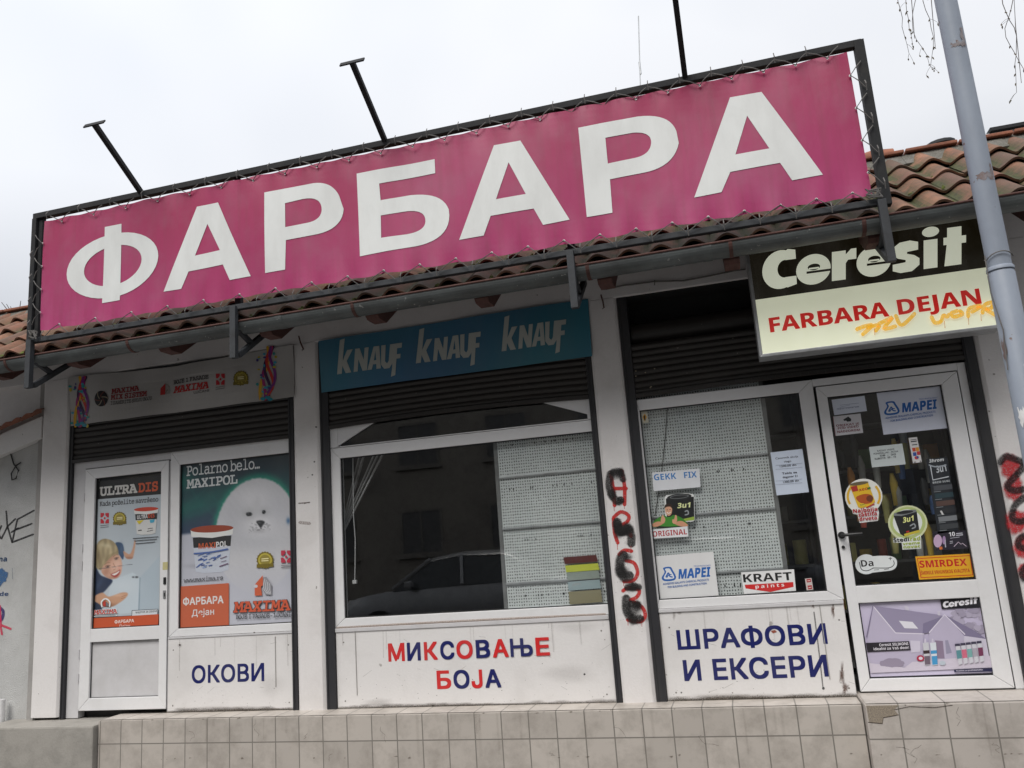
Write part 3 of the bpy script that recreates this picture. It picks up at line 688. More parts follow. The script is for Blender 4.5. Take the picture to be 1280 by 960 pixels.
for x in (-4.42, -2.5, -.78, .15, .95, -5.6): trough(x-.012, x+.012, .087).build('strap', m_rust, gut)
for x in (-3.1, -.0, 1.9): trough(x-.03, x+.03, .0855).build('lap_joint', m_zinc, gut)

# ------------------------------------------------------------------ painted lettering, stains and spray on the shop
blue, red = rgb(22, 30, 96), rgb(208, 40, 42)
a = Art(-.001, 200, 640, 3.43); a.text('ОКОВИ', (136, 735), (447, 725), 72, blue, .022); a.build('painted_lettering', m_vinyl, pa)
a = Art(-.001, 380, 620, 3.2)
word = 'МИКСОВАЊЕ'; xs = [(338, 404), (414, 468), (482, 536), (547, 603), (612, 677), (690, 746), (757, 820), (828, 917), (930, 985)]
for i, (ch, (x0, x1)) in enumerate(zip(word, xs)):
    y = lambda x: 663 - (x-338)*.040
    a.text(ch, (x0, y(x0)), (x1, y(x1)), 69, red if i % 2 == 0 else blue, .03)
a.build('painted_lettering', m_vinyl, pb); a = Art(-.001, 380, 620, 3.2)
for i, (ch, (x0, x1)) in enumerate(zip('БОЈА', [(533, 590), (600, 664), (672, 716), (727, 790)])):
    y = lambda x: 773 - (x-533)*.028
    a.text(ch, (x0, y(x0)), (x1, y(x1)), 70, red if i % 2 == 0 else blue, .03)
a.build('painted_lettering', m_vinyl, pb)
a = Art(-.001, 740, 680, 4)
a.text('ШРАФОВИ', (430, 530), (1180, 499), 94, blue, .028); a.poly([(893, 434), (915, 430), (925, 440), (905, 447)], rgb(150, 80, 60)); a.build('painted_lettering', m_vinyl, pc); a = Art(-.001, 740, 680, 4); a.text('И ЕКСЕРИ', (463, 686), (1185, 663), 100, blue, .028); a.build('painted_lettering', m_vinyl, pc)
# stains
a = Art(-.0004, 740, 680, 4, step=.00004)
for x, y, rx, ry in ((1120, 292, 70, 9), (1060, 297, 50, 6), (1215, 290, 25, 10), (1205, 330, 10, 45), (1250, 650, 14, 60), (1265, 720, 18, 35), (1105, 305, 8, 20)): a.blot(x, y, rx, ry, rgb(92, 62, 48, .85), rag=.22)
for x, y, rx, ry in ((800, 770, 420, 26), (410, 355, 9, 30), (437, 345, 14, 10), (345, 560, 12, 180)): a.blot(x, y, rx, ry, rgb(110, 98, 86, .4))
a.stroke([(1110, 340), (1135, 540), (1155, 720)], 5, rgb(60, 60, 60, .7), soft=.6); a.ell(1157, 722, 7, 7, rgb(70, 70, 70)); a.ell(447, 743, 4, 4, rgb(60, 60, 60))
a.build('stain', m_spray, pc)['kind'] = 'stuff'
a = Art(-.0004, 380, 620, 3.2, step=.00004)
for x, y, rx, ry, al in ((1060, 710, 130, 45, .14), (1090, 525, 110, 30, .12), (680, 842, 560, 16, .5), (300, 830, 70, 24, .2)): a.blot(x, y, rx, ry, rgb(92, 82, 74, al))
for x, y in ((1122, 713), (515, 840), (130, 538)): a.ell(x, y, 4, 4, rgb(50, 50, 50))
a.stroke([(130, 527), (660, 498), (1205, 472)], 5, rgb(140, 105, 75, .6), soft=1)
a.build('stain', m_spray, pb)['kind'] = 'stuff'
a = Art(-.0004, 200, 640, 3.43, step=.00004)
for x, y, rx, ry, al in ((300, 845, 260, 14, .45), (480, 740, 70, 60, .1), (85, 572, 12, 10, .3)): a.blot(x, y, rx, ry, rgb(95, 86, 78, al))
for x, y in ((85, 570), (404, 518), (575, 855)): a.ell(x, y, 4, 4, rgb(60, 50, 45))
a.build('stain', m_spray, pa)['kind'] = 'stuff'
for par, (xa_, xb_, zt_) in ((pa, (-4.72, -3.6, 1.06)), (pb, (-3.15, -1.05, 1.05)), (pc, (-.6, .58, 1.08))):
    a = Art(-.0003, step=.00002); a.P = lambda p, a=a: [p[0], a.Y-a.k*a.step, p[1]]
    for _ in range(int((xb_-xa_)*7)):
        x = random.uniform(xa_, xb_); l = random.uniform(.03, .25); a.stroke([(x, zt_), (x+random.uniform(-.004, .004), zt_-l)], random.uniform(.002, .007), rgb(105, 92, 78, random.uniform(.06, .26)), soft=1.5, curve=False)
    for _ in range(int((xb_-xa_)*8)):
        x, z = random.uniform(xa_, xb_), random.uniform(.5, 1.0); t_ = random.uniform(-.6, .6); l = random.uniform(.02, .09); a.stroke([(x, z), (x+l*math.cos(t_), z+l*math.sin(t_))], .0016, rgb(120, 112, 104, .5), soft=.5, curve=False)
    for _ in range(int((xb_-xa_)*22)): a.ell(random.uniform(xa_, xb_), .49+abs(random.gauss(0, .12)), random.uniform(.001, .005), random.uniform(.001, .004), rgb(90, 80, 70, .7), n=7)
    for x in (xa_+.02, xb_-.02):
        for z in (.54, .98): a.ell(x, z, .006, .006, rgb(120, 116, 110), n=10)
    for k in range(24):
        x = xa_+(xb_-xa_)*k/23; a.blot(x, .487, .09, random.uniform(.012, .035), rgb(84, 74, 62, .55), n=16)
    a.build('wear', m_spray, par)['kind'] = 'stuff'
# sprayed letters on the third pillar: red under black
a = Art(-.0335, 740, 570, 4.178, step=.0001); R_ = rgb(196, 28, 24); K_ = rgb(26, 24, 24, .93)
for pts in ([(98, 90), (112, 180), (118, 260)], [(155, 75), (170, 160), (170, 255)], [(115, 170), (180, 170)], [(112, 325), (118, 400), (135, 455)], [(112, 322), (150, 292), (190, 310), (186, 340), (150, 370), (190, 395), (205, 420)],
            [(208, 497), (170, 492), (140, 515)], [(175, 545), (220, 560), (238, 610), (215, 650), (165, 655)], [(160, 705), (190, 690), (245, 700), (235, 735), (200, 752)], [(215, 760), (262, 790), (278, 835), (250, 865), (185, 855)]): a.stroke(pts, 17, R_, soft=.25)
for pts, w in (([(98, 90), (88, 150), (105, 200), (135, 235), (150, 225)], 24), ([(105, 80), (150, 85), (165, 130)], 20), ([(128, 340), (150, 400), (190, 380), (205, 420), (208, 465)], 26), ([(125, 350), (140, 395), (180, 390)], 28),
               ([(170, 510), (145, 545), (150, 600), (175, 635), (205, 620)], 30), ([(180, 690), (215, 680), (250, 690)], 22), ([(180, 740), (180, 800), (215, 850), (262, 850)], 26), ([(200, 770), (240, 780)], 22)): a.stroke([(x_+random.uniform(-4, 4), y_+random.uniform(-5, 5)) for x_, y_ in pts], w*1.25, K_, soft=.6); a.blot(pts[len(pts)//2][0], pts[len(pts)//2][1], w*1.2, w*1.5, rgb(28, 26, 26, .9), core=.4)
for x, y, rx, ry in ((125, 95, 45, 35), (145, 235, 25, 22), (160, 380, 55, 40), (170, 610, 40, 40), (215, 690, 45, 22), (215, 800, 55, 50), (185, 530, 30, 30)): a.blot(x, y, rx, ry, rgb(30, 28, 28, .8), core=.3)
for _ in range(60): a.ell(random.gauss(170, 40), random.uniform(70, 880), random.uniform(1, 2.2), random.uniform(1, 2.2), rgb(40, 36, 36, .7), n=6)
for _ in range(220):
    cx_, cy_ = random.choice(((125, 95), (145, 235), (160, 380), (195, 430), (170, 530), (170, 610), (215, 690), (215, 800), (240, 860))); a.ell(random.gauss(cx_, 24), random.gauss(cy_, 30), random.uniform(.8, 2.4), random.uniform(.8, 2.4), rgb(36, 32, 32, .75), n=5)
for x, y, l in ((118, 262, 26), (171, 256, 20), (135, 458, 30), (206, 470, 36), (168, 656, 22), (190, 858, 24), (262, 858, 30)): a.stroke([(x, y), (x+1.5, y+l)], 3, rgb(170, 26, 24, .9), soft=.5, curve=False)
a.build('graffiti', m_spray, p2)
a = Art(-.0335, 1180, 540, 2.59)
for x, y, rx, ry in ((215, 110, 38, 45), (225, 180, 35, 50), (235, 290, 40, 45), (250, 370, 28, 45), (255, 450, 18, 30)): a.blot(x, y, rx, ry, rgb(190, 30, 40, .95), core=.7)
for pts in ([(180, 100), (200, 80), (230, 88), (262, 100)], [(260, 110), (225, 150), (205, 175), (230, 190), (275, 180)], [(262, 210), (228, 240), (222, 280), (250, 290), (280, 275)], [(275, 330), (245, 345), (243, 370), (275, 380)], [(270, 430), (252, 455), (262, 478)]): a.stroke(pts, 15, rgb(24, 22, 24, .92), soft=.9)
a.build('graffiti', m_spray, p3)
# marks on pillars
a = Art(-.0328, 380, 350, 3.2)
a.stroke([(0, 895), (22, 888)], 3, rgb(90, 85, 80, .8)); a.crop(200, 420, 3.69); a.stroke([(640, 772), (690, 768)], 6, rgb(120, 110, 105, .8)); a.stroke([(645, 860), (690, 865)], 14, rgb(165, 155, 150, .6))
for x, y in ((720, 420), (712, 580), (703, 640)): a.ell(x, y, 4, 4, rgb(40, 40, 40))
a.build('scuff_mark', m_spray, p1)

# ------------------------------------------------------------------ big pink sign above the eave
SY = -.95
sign = thing('billboard_sign', 'long pink fabric sign with big white Cyrillic letters on a black frame above the eave', 'sign')
x0, x1, zt, zb = -5.345, 1.03, 4.6, 3.528
b = MB(); b.box(x0-.02, SY-.02, zt-.022, x1+.075, SY+.03, zt+.026); b.build('top_rail', m_steel, sign, bevel=.004)
MB().box(x0-.02, SY-.022, zb-.022, x1+.075, SY+.025, zb+.018).build('bottom_rail', m_gsteel, sign, bevel=.004)
b = MB(); b.box(x0-.022, SY-.025, zb-.02, x0+.022, SY+.03, zt-.02); b.box(x0+.026, SY+.0, zb, x0+.062, SY+.04, zt); b.build('end_post', m_steel, sign, bevel=.004)
b = MB(); b.box(x1+.03, SY-.025, zb-.03, x1+.09, SY+.04, zt+.02); b.build('end_post', m_steel, sign, bevel=.004)
for x in (-3.45, -.88): MB().box(x-.025, SY+.02, zb-.0, x+.025, SY+.06, zt-.02).build('back_post', m_steel, sign, bevel=.003)
for x in (-5.32, -3.45, -.88, 1.06):
    br = bpy.data.objects.new('bracket', None); COL.objects.link(br); br.parent = sign
    MB().box(x-.024, SY-.05, 3.13, x+.024, SY-.006, zb+.0).build('drop_post', m_gsteel, br, bevel=.003)
    b = MB(); b.beam((x, SY+.02, 3.16), (x, -.5, 3.46), .04, .04); b.beam((x, SY+.03, 3.36), (x, -.74, 3.29), .035, .035); b.build('strut', m_gsteel, br, bevel=.003)
for i, x in enumerate((-4.31, -2.185, .0)):
    arm = bpy.data.objects.new('lamp_arm', None); COL.objects.link(arm); arm.parent = sign
    d = Vector((0, -math.cos(.58), math.sin(.58))); p = Vector((x, SY, 4.615)); e = p + d*.62
    MB().beam(p, e, .036, .036).build('rod', m_steel, arm, bevel=.003)
    MB().beam(e+Vector((-.09, 0, 0)), e+Vector((.09, 0, 0)), .04, .01, up=d).build('end_plate', m_steel, arm)
# banner cloth: gently rippled
bq = [(55, 277), (1058.7, 64.5), (1090.4, 242.5), (49, 413.5)]
DK = rgb(38, 42, 44)
a = Art(SY-.028); a.grid(bq, 260, 24, lambda u, v: np.stack([np.full_like(u, .61)+.03*v, .09+.07*v, .29+.09*v], 1))
ban = a.build('banner', m_pink, sign)
def ripple(x, z):
    e = max(0, abs(z-4.08)-.25)/.22
    return -.006*sum(math.exp(-((x-p)/.12)**2) for p in (-3.45, -2.2, -.88)) + .007*math.sin(x*2.1+z*1.3)+.004*math.sin(x*7+2*z)+.005*e*e*math.sin(x*24.8)+.004*math.sin(x*3.1-z*4)
for v in ban.data.vertices:
    v.co.y += ripple(v.co.x, v.co.z)
    if v.co.z > 4.5 or v.co.z < 3.65: v.co.z += .007*math.sin(v.co.x*24.8)
WH = rgb(222, 224, 222)
a = Art(SY-.0308, 0, 40, 2.667, step=.00002)
def ringpts(cx, cy, ax, ay, bx, by, n=40): return [(cx+ax*math.cos(t)+bx*math.sin(t), cy+ay*math.cos(t)+by*math.sin(t)) for t in [2*math.pi*i/n for i in range(n)]]
a.poly(ringpts(374.5, 777, 153, -30, -3, 106), WH, [ringpts(374, 777, 96, -20, -2, 66)])
a.poly([(347, 649), (403, 638), (395, 892), (337, 903)], WH)
a.poly([(546, 866), (656, 582), (728, 569), (838, 815), (768, 828), (745, 776), (630, 799), (606, 857)], WH, [[(692, 640), (651, 746), (735, 728)]])
a.poly([(884, 537)] + bez((1045, 504), (1105, 496), (1130, 545)) + bez((1145, 590), (1140, 660), (1040, 677)) + [(955, 695), (952, 793), (886, 805)], WH, [[(952, 572)] + bez((1010, 557), (1072, 545), (1072, 592)) + bez((1072, 592), (1070, 626), (1025, 636)) + [(953, 652)]])
a.crop(400, 40, 2.667)
a.poly([(122, 472), (380, 421), (382, 468), (197, 505), (202, 561)] + bez((300, 542), (405, 530), (428, 590)) + bez((430, 610), (430, 690), (320, 714)) + [(133, 748)], WH, [[(203, 612)] + bez((290, 596), (350, 590), (350, 628)) + bez((350, 630), (350, 662), (290, 674)) + [(205, 687)]])
a.poly([(463, 692), (580, 378), (668, 362), (832, 625), (743, 642), (712, 588), (569, 613), (545, 678)], WH, [[(629, 435), (587, 558), (686, 540)]])
a.poly([(862, 322)] + bez((1060, 283), (1165, 268), (1188, 330)) + bez((1196, 370), (1180, 450), (1080, 470)) + [(967, 492), (975, 603), (889, 616)], WH, [[(952, 355)] + bez((1045, 337), (1100, 332), (1104, 364)) + bez((1104, 372), (1100, 410), (1050, 421)) + [(960, 440)]])
a.crop(800, 40, 2.667)
a.poly([(181, 553), (300, 218), (405, 199), (610, 475), (507, 496), (467, 438), (301, 468), (272, 535)], WH, [[(357, 280), (318, 410), (431, 390)]])
let = a.build('lettering', m_banner, ban)
bm = bmesh.new(); bm.from_mesh(let.data)
for _ in range(4): bmesh.ops.subdivide_edges(bm, edges=[e for e in bm.edges if e.calc_length() > .05], cuts=1, use_grid_fill=False)
bmesh.ops.triangulate(bm, faces=bm.faces)
for v in bm.verts: v.co.y += ripple(v.co.x, v.co.z)
bm.to_mesh(let.data); bm.free()
# lacing: eyelets and zigzag cord to the frame
eye = MB(); cord = MB()
def lace(p0, p1, n, off, edge):
    prev = None
    for i in range(n):
        u = (i+.5)/n; e = at(*[p0[k]*(1-u)+p1[k]*u for k in (0, 1)], SY-.034)
        eye.tube([e, e+Vector((0, -.006, 0))], .009, 8)
        f = e + Vector(off); g = Vector(edge)*(.5/n)
        cord.tube([f-g+Vector((0, .01, 0)), (f-g)*.5+e*.5+Vector((0, -.012, 0)), e+Vector((0, -.008, 0)), (f+g*.6)*.5+e*.5+Vector((0, -.012, 0)), f+g*.6+Vector((0, .01, 0))], .0035, 5)
        cord.tube([f-g+Vector((0, -.02, -.04)), f-g+Vector((0, -.035, .0)), f-g+Vector((0, -.01, .035))], .0035, 5)
lace((58, 281), (1054, 69), 25, (0, -.01, .07), (6.2, 0, 0))
lace((52, 409), (1088, 238), 23, (0, -.01, -.075), (6.2, 0, 0))
lace((54, 290), (50, 405), 4, (-.08, -.01, .02), (0, 0, .9)); lace((1059, 75), (1089, 236), 4, (.075, -.01, .02), (0, 0, .9))
for c in ((42, 419), (1092, 242)):
    q = at(*c, SY-.04)
    for k in range(4): cord.tube([q+Vector((random.uniform(-.05, .05), -.01, random.uniform(-.04, .04))) for _ in range(5)], .006, 6)
eye.build('eyelets', m_eye, ban); cord.build('lacing_cord', m_cord, sign)

# ------------------------------------------------------------------ backlit box sign over the door
cs = thing('lightbox_sign', 'backlit black and cream box sign with red lettering and yellow spray, hung over the door', 'sign')
CY = -.5
bx0, bx1, bz0, bz1 = .255, 1.72, 2.745, 3.58
frame_ring(bx0, bx1, bz0, bz1, .022, CY-.006, CY+.16).build('casing', m_alu, cs, bevel=.004)
MB().box(bx0+.02, CY+.03, bz0+.02, bx1-.02, CY+.15, bz1-.02).build('housing', m_alu, cs)
for x in (.5, 1.4): MB().box(x-.015, CY+.05, bz1, x+.015, CY+.08, 3.78).build('hanger', m_steel, cs)
def face_grid(u, v):
    g = np.stack([.90+.04*np.exp(-((u-.42)**2/.08+(v-.6)**2/.1)), .91+.04*np.exp(-((u-.42)**2/.08+(v-.6)**2/.1)), .78+.05*np.exp(-((u-.42)**2/.08+(v-.6)**2/.1))], 1)
    return np.clip(g, 0, 1)
a = Art(CY); z = bz0
P3 = lambda x, z_: (x, CY, z_)
def plane_face(art, x0, x1, z0, z1, c):
    art.raw([[x0, art.Y-art.k*art.step, z0], [x1, art.Y-art.k*art.step, z0], [x1, art.Y-art.k*art.step, z1], [x0, art.Y-art.k*art.step, z1]], [(0, 1, 2, 3)], [c]*4)
zs = at(900+640/3.368, 240+385/3.368, CY).z
plane_face(a, bx0+.02, bx1-.02, bz0+.02, zs, rgb(228, 231, 204)); plane_face(a, bx0+.02, bx1-.02, zs, bz1-.02, rgb(26, 22, 12))
a.crop(900, 240, 3.368); CW = rgb(234, 238, 216); BK = rgb(26, 22, 12)
def lead(art, x, y, k, CW, BK):
    """Heavy rounded seven-letter logo word; x, y = left end of baseline, k = scale (1 = the box sign)"""
    B = lambda u, v: (x + k*u, y - k*(v + u*.131))      # u along, v up in units of the box-sign tracing
    def E(cx, cy, rx, ry, c, hole=None): art.poly([B(cx+rx*math.cos(t), cy+ry*math.sin(t)) for t in [2*math.pi*i/36 for i in range(36)]], c, [[B(cx+hole[0]*math.cos(t), cy+hole[1]*math.sin(t)) for t in [2*math.pi*i/30 for i in range(30)]]] if hole else ())
    PP = lambda pts, c: art.poly([B(*p) for p in pts], c)
    # C
    E(80, 80, 80, 84, CW); PP([(86, 82), (98, 120), (160, 175), (190, 90), (190, 40), (160, -5), (98, 44)], BK); E(98, 81, 32, 38, BK)
    PP([(100, 118), (146, 118), (143, 158), (110, 165), (90, 150)], CW); PP([(100, 44), (148, 44), (150, 8), (110, -2), (90, 14)], CW)
    # e
    def e(cx):
        E(cx, 62, 75, 66, CW); PP([(cx-30, 56), (cx+90, 56), (cx+90, 46), (cx-30, 46)], BK); E(cx+2, 72, 27, 14, BK); PP([(cx-20, 70), (cx+24, 70), (cx+24, 63), (cx-20, 63)], CW)
    e(222)
    # r
    PP([(302, 0), (362, 0), (362, 70), (372, 84), (408, 84), (408, 130), (385, 130), (362, 108), (362, 126), (302, 126)], CW)
    e(484)
    # s
    PP([B_ for B_ in [(566, 8), (600, -4), (650, -2), (682, 22), (682, 50), (660, 66), (628, 76), (628, 84), (676, 88), (676, 122), (640, 132), (596, 128), (566, 108), (566, 78), (588, 60), (622, 50), (622, 40), (566, 36)]], CW)
    # i
    PP([(700, 0), (760, 0), (760, 124), (700, 124)], CW); E(730, 158, 37, 22, CW)
    # t
    PP([(790, 0), (864, 0), (864, 92), (884, 92), (884, 124), (864, 124), (864, 165), (802, 165), (802, 124), (786, 124), (786, 92), (800, 92)], CW)
lead(a, 178, 414, .97, CW, BK)
a.text('FARBARA DEJAN', (212, 592), (1102, 470), 62, rgb(188, 32, 26), .042, space=.97)
fc = a.build('face_panel', m_back, cs)
a = Art(CY-.012, 900, 240, 3.368); Y_ = rgb(232, 176, 8, 1)
for pts in ([(575, 578), (610, 565), (640, 562), (600, 600)], [(620, 570), (670, 560), (655, 585)], [(668, 555), (700, 540), (725, 530), (690, 575), (740, 565)], [(740, 520), (765, 560), (820, 512)],
            [(890, 525), (905, 550), (930, 545), (940, 520), (955, 525), (965, 515)], [(1000, 500), (975, 510), (985, 525), (1020, 515), (1010, 500)], [(1045, 525), (1050, 490), (1100, 480), (1060, 505)], [(1105, 510), (1115, 475), (1150, 465), (1140, 490), (1120, 495), (1165, 520)]): a.stroke(pts, 14, Y_, soft=.35)
for x, y in ((1045, 530), (1098, 515), (650, 575), (945, 545)): a.stroke([(x, y), (x+2, y+28)], 3, rgb(190, 110, 10, .8), curve=False)
a.build('graffiti', m_sprayl, fc)

# ------------------------------------------------------------------ fabric banners over the bays
BYn = -.05
def crumple(x, z): return .010*math.sin(x*5+z*6)+.006*math.sin(x*13)+.005*math.sin(x*9-z*11)
def crumple_blue(x, z): return .007*math.sin(x*4+z*5)+.003*math.sin(x*11)
def creased(o, fn):
    bm = bmesh.new(); bm.from_mesh(o.data)
    for _ in range(2): bmesh.ops.subdivide_edges(bm, edges=[e for e in bm.edges if e.calc_length() > .06], cuts=1)
    bmesh.ops.triangulate(bm, faces=bm.faces)
    for v in bm.verts: v.co.y += fn(v.co.x, v.co.z)
    bm.to_mesh(o.data); bm.free(); return o
a = Art(BYn, 80, 430, 4.267)
mq = [(30, 180), (1222, 5), (1228, 282), (30, 437)]
a.grid(mq, 60, 10, lambda u, v: np.clip(np.stack([.69+.03*np.sin(9*u+3*v), .68+.03*np.sin(9*u+3*v), .67+.03*np.sin(9*u+3*v)], 1), 0, 1))
mb = a.build('shop_banner', m_print)
for v in mb.data.vertices: v.co.y += crumple(v.co.x, v.co.z)
zmax = 3.44
for v in mb.data.vertices:
    if v.co.z > 3.3: v.co.z -= .035*max(0, math.sin((v.co.x+5.8)/2.28*math.pi))**2
tag(mb, 'crumpled white banner with colourful paint ribbons hung above the left door and poster window', 'banner')
a = Art(BYn-.004, 80, 430, 4.267, step=.00004)
for x0, y0 in ((1085, 20), (92, 178)):
    a = Art(BYn-.004, 80, 430, 4.267, step=.00004)
    h_ = 280 if x0 > 500 else 260
    for i, c in enumerate((rgb(215, 165, 30), rgb(160, 30, 110), rgb(60, 30, 80), rgb(200, 50, 40), rgb(120, 40, 130))):
        o = (i-2)*9
        pts = [(x0+o+18*math.sin(2.1*q+i*1.1)-(26 if q > 2.2 else 0)*(q-2.2)*.9+(20*(.7-q) if q < .7 else 0), y0-(x0 > 500)*5+h_*q/3) for q in [k*.3 for k in range(11)]]
        a.stroke(pts, 15, c)
    for k in range(26): a.ell(x0+random.uniform(-62, 55), y0+random.uniform(30, h_), random.uniform(4, 10), random.uniform(4, 10), random.choice((rgb(40, 150, 150), rgb(190, 170, 40), rgb(60, 160, 190), rgb(70, 60, 130))), n=10)
    for x_, y_ in ((0, h_-15), (15, h_-5), (-25, h_-8)): a.ell(x0+x_, y0+y_, 14, 9, rgb(30, 140, 160), n=14)
    creased(a.build('paint_ribbon', m_print, mb), crumple)
a = Art(BYn-.004, 80, 430, 4.267, step=.00004)
a.ell(205, 293, 37, 42, rgb(35, 33, 35)); 
for i in range(6):
    t0 = i*math.pi/3; a.stroke([(205+9*math.cos(t0), 293+10*math.sin(t0)), (205+24*math.cos(t0+.7), 293+27*math.sin(t0+.7)), (205+37*math.cos(t0+1.0), 293+42*math.sin(t0+1.0))], 5, rgb(150, 140, 120) if i % 2 else rgb(110, 60, 50))
a.text('MAXIMA', (258, 268), (398, 247), 27, rgb(140, 26, 32), .02, style='slab'); a.text('MIX SISTEM', (256, 300), (440, 276), 27, rgb(140, 26, 32), .02, style='slab'); a.text('IZABERITE SVOJU BOJU', (256, 326), (468, 297), 18, rgb(50, 45, 45), .0, style='slab')
creased(a.build('printed_lettering', m_print, mb), crumple); a = Art(BYn-.004, 80, 430, 4.267, step=.00004)
a.poly([(510, 272), (510, 235), (535, 208), (535, 268)], rgb(178, 30, 30)); a.poly([(537, 268), (537, 208), (556, 225), (562, 262)], rgb(150, 145, 140))
for r_ in (8, 14, 20): a.stroke([(538, 262-r_*.2), (548-r_*.2, 245), (560-r_*.4, 225)], 2, rgb(90, 85, 80))
a.text('BOJE I FASADE', (580, 215), (772, 186), 21, rgb(55, 50, 50), .015, style='slab'); a.text('MAXIMA', (578, 263), (770, 236), 36, rgb(180, 30, 30), .025, slant=.3, style='slab'); a.text('LUČANI', (692, 266), (772, 254), 13, rgb(70, 65, 65), .0)
creased(a.build('printed_lettering', m_print, mb), crumple); a = Art(BYn-.004, 80, 430, 4.267, step=.00004)
a.petals(810, 158, 858, 218, rgb(190, 40, 50)); a.lines([(808, 232, 860, 224, 3), (808, 242, 860, 235, 3)], rgb(110, 100, 100)); creased(a.build('printed_emblem', m_print, mb), crumple); a = Art(BYn-.004, 80, 430, 4.267, step=.00004); a.badge(948, 184, 42); creased(a.build('printed_emblem', m_print, mb), crumple)
a = Art(BYn+.0, 380, 350, 3.2)
kq = [(58, 245), (1135, 74), (1153, 305), (68, 450)]
a.grid(kq, 60, 8, lambda u, v: np.stack([.24+.02*np.sin(5*u), .45+.02*np.sin(7*u+2*v), .55+.02*np.sin(6*u)], 1))
kb = a.build('shop_banner', m_print)
for v in kb.data.vertices: v.co.y += crumple_blue(v.co.x, v.co.z)
tag(kb, 'faded blue banner with white condensed lettering thrice, hung above the middle window', 'banner')
a = Art(BYn-.003, 380, 350, 3.2, step=.00004); KW = rgb(180, 184, 178)
def knauf(art, x, y, k=1.0):
    B = lambda u, v: (x + u*k, y - v*k*1.24 - u*k*.14)
    PP = lambda pts, h=(): art.poly([B(*p) for p in pts], KW, [[B(*p) for p in q] for q in h])
    PP([(0, 0), (24, 0), (40, 140), (16, 136)]); PP([(25, 42), (52, 92), (80, 92), (50, 48), (72, 0), (44, 0), (25, 36)])
    PP([(84, 0), (104, 0), (108, 48), (128, 0), (150, 0), (158, 92), (138, 92), (134, 44), (114, 92), (92, 92)])
    PP([(152, 0), (174, 0), (180, 20), (196, 20), (197, 0), (219, 0), (210, 92), (182, 92)], [[(184, 36), (191, 74), (196, 36)]])
    PP([(236, 92), (214, 92), (214, 20), (228, -4), (262, -4), (276, 20), (282, 92), (260, 92), (256, 22), (250, 16), (238, 18)] if 0 else [(220, 92), (242, 92), (240, 26), (250, 16), (258, 26), (264, 92), (284, 92), (277, 14), (262, -4), (236, -4), (220, 14)])
    PP([(270, -40), (292, -36), (297, 30), (316, 30), (317, 48), (298, 48), (300, 72), (322, 72), (324, 92), (280, 92), (276, 0)])
for (x, y) in ((133, 378), (448, 334), (790, 285)): a = Art(BYn-.003, 380, 350, 3.2, step=.00004); knauf(a, x, y, .80); creased(a.build('printed_lettering', m_print, kb), crumple_blue)

# ------------------------------------------------------------------ posters behind glass
INY = GY-.002; OUTY = GY-.003
a = Art(INY, 215, 560, 8)
R = Raster(a, [(90, 162), (1205, 45), (1205, 1755), (85, 1795)], 120, 170, (.14, .20, .23))
wv = R.wave(6, .004, .014); fine = R.wave(14, .06, .22)
R.put(np.clip(R.v/.42, 0, 1), (52, 68, 92))
R.put(np.clip(np.exp(-((R.v-.265+.10*R.u+.02*wv)/.075)**2)*np.clip(1.05-R.u*.8, 0, 1), 0, 1)*.8, (34, 104, 96)); R.put(np.exp(-((R.v-.11)/.07)**2)*np.exp(-(R.u/.16)**2)*.75, (44, 124, 112)); R.put(np.exp(-((R.v-.2)/.1)**2)*np.exp(-((R.u-.9)/.2)**2)*.35, (34, 90, 90))
for k in range(10): R.line([(random.uniform(100, 700), random.uniform(380, 560)), (random.uniform(100, 700), random.uniform(560, 800))], random.uniform(8, 26), (40, 112, 104), .16)
d = np.hypot((R.u-.68)/.375, (R.v-.47)/.342) + .004*fine
R.put(np.exp(-((d-1)/.085)**2)*(R.v < .45)*.85, (38, 138, 116))
R.put(np.clip((R.v-.418+.012*wv*.4)/.02, 0, 1), (186, 188, 198)); R.put(np.clip((R.v-.55)/.5, 0, 1)*.5, (206, 206, 216))
body = np.clip((1.01-d)/.035, 0, 1)*np.clip(1-(R.v-.62)/.22, 0, 1); R.put(body, (200, 200, 204))
for cx, cy, rx, ry, c, al in ((770, 480, 260, 130, (222, 222, 226), .7), (600, 720, 140, 260, (178, 180, 188), .5), (1060, 620, 130, 200, (184, 186, 194), .5), (840, 940, 320, 90, (176, 178, 184), .5), (870, 760, 130, 105, (222, 222, 226), .75), (770, 655, 75, 60, (166, 168, 172), .6), (920, 640, 55, 50, (166, 168, 172), .6), (850, 560, 40, 80, (188, 188, 192), .5), (870, 830, 70, 22, (150, 150, 154), .5)): R.blob(cx, cy, rx, ry, c, al, within=body)
R.C += (fine*.005*body)[:, None] + (R.wave(16, .2, .5)*.004*body)[:, None]
for (cx, cy, rx, ry, ro) in ((770, 662, 34, 24, 0), (918, 640, 20, 22, .6)):
    m = np.clip((1-np.hypot(((R.x-cx)*math.cos(ro)+(R.y-cy)*math.sin(ro))/rx, (-(R.x-cx)*math.sin(ro)+(R.y-cy)*math.cos(ro))/ry))/.3+.2, 0, 1); R.put(m, (34, 38, 42)); R.blob(cx-8, cy-8, 7, 5, (150, 156, 160), .8)
R.fill([(842, 735), (885, 722), (928, 738), (912, 770), (888, 800), (862, 770)], (46, 48, 52), 5); R.blob(872, 745, 16, 7, (130, 132, 138), .7); R.line([(888, 795), (880, 815), (850, 822)], 4, (90, 90, 94), .8); R.line([(888, 795), (905, 812), (930, 810)], 4, (90, 90, 94), .8)
for k in range(7): R.line([(850, 765+k*6), (790-k*4, 752+k*16)], 2.2, (120, 122, 126), .6); R.line([(922, 760+k*6), (985, 742+k*14)], 2.2, (120, 122, 126), .6)
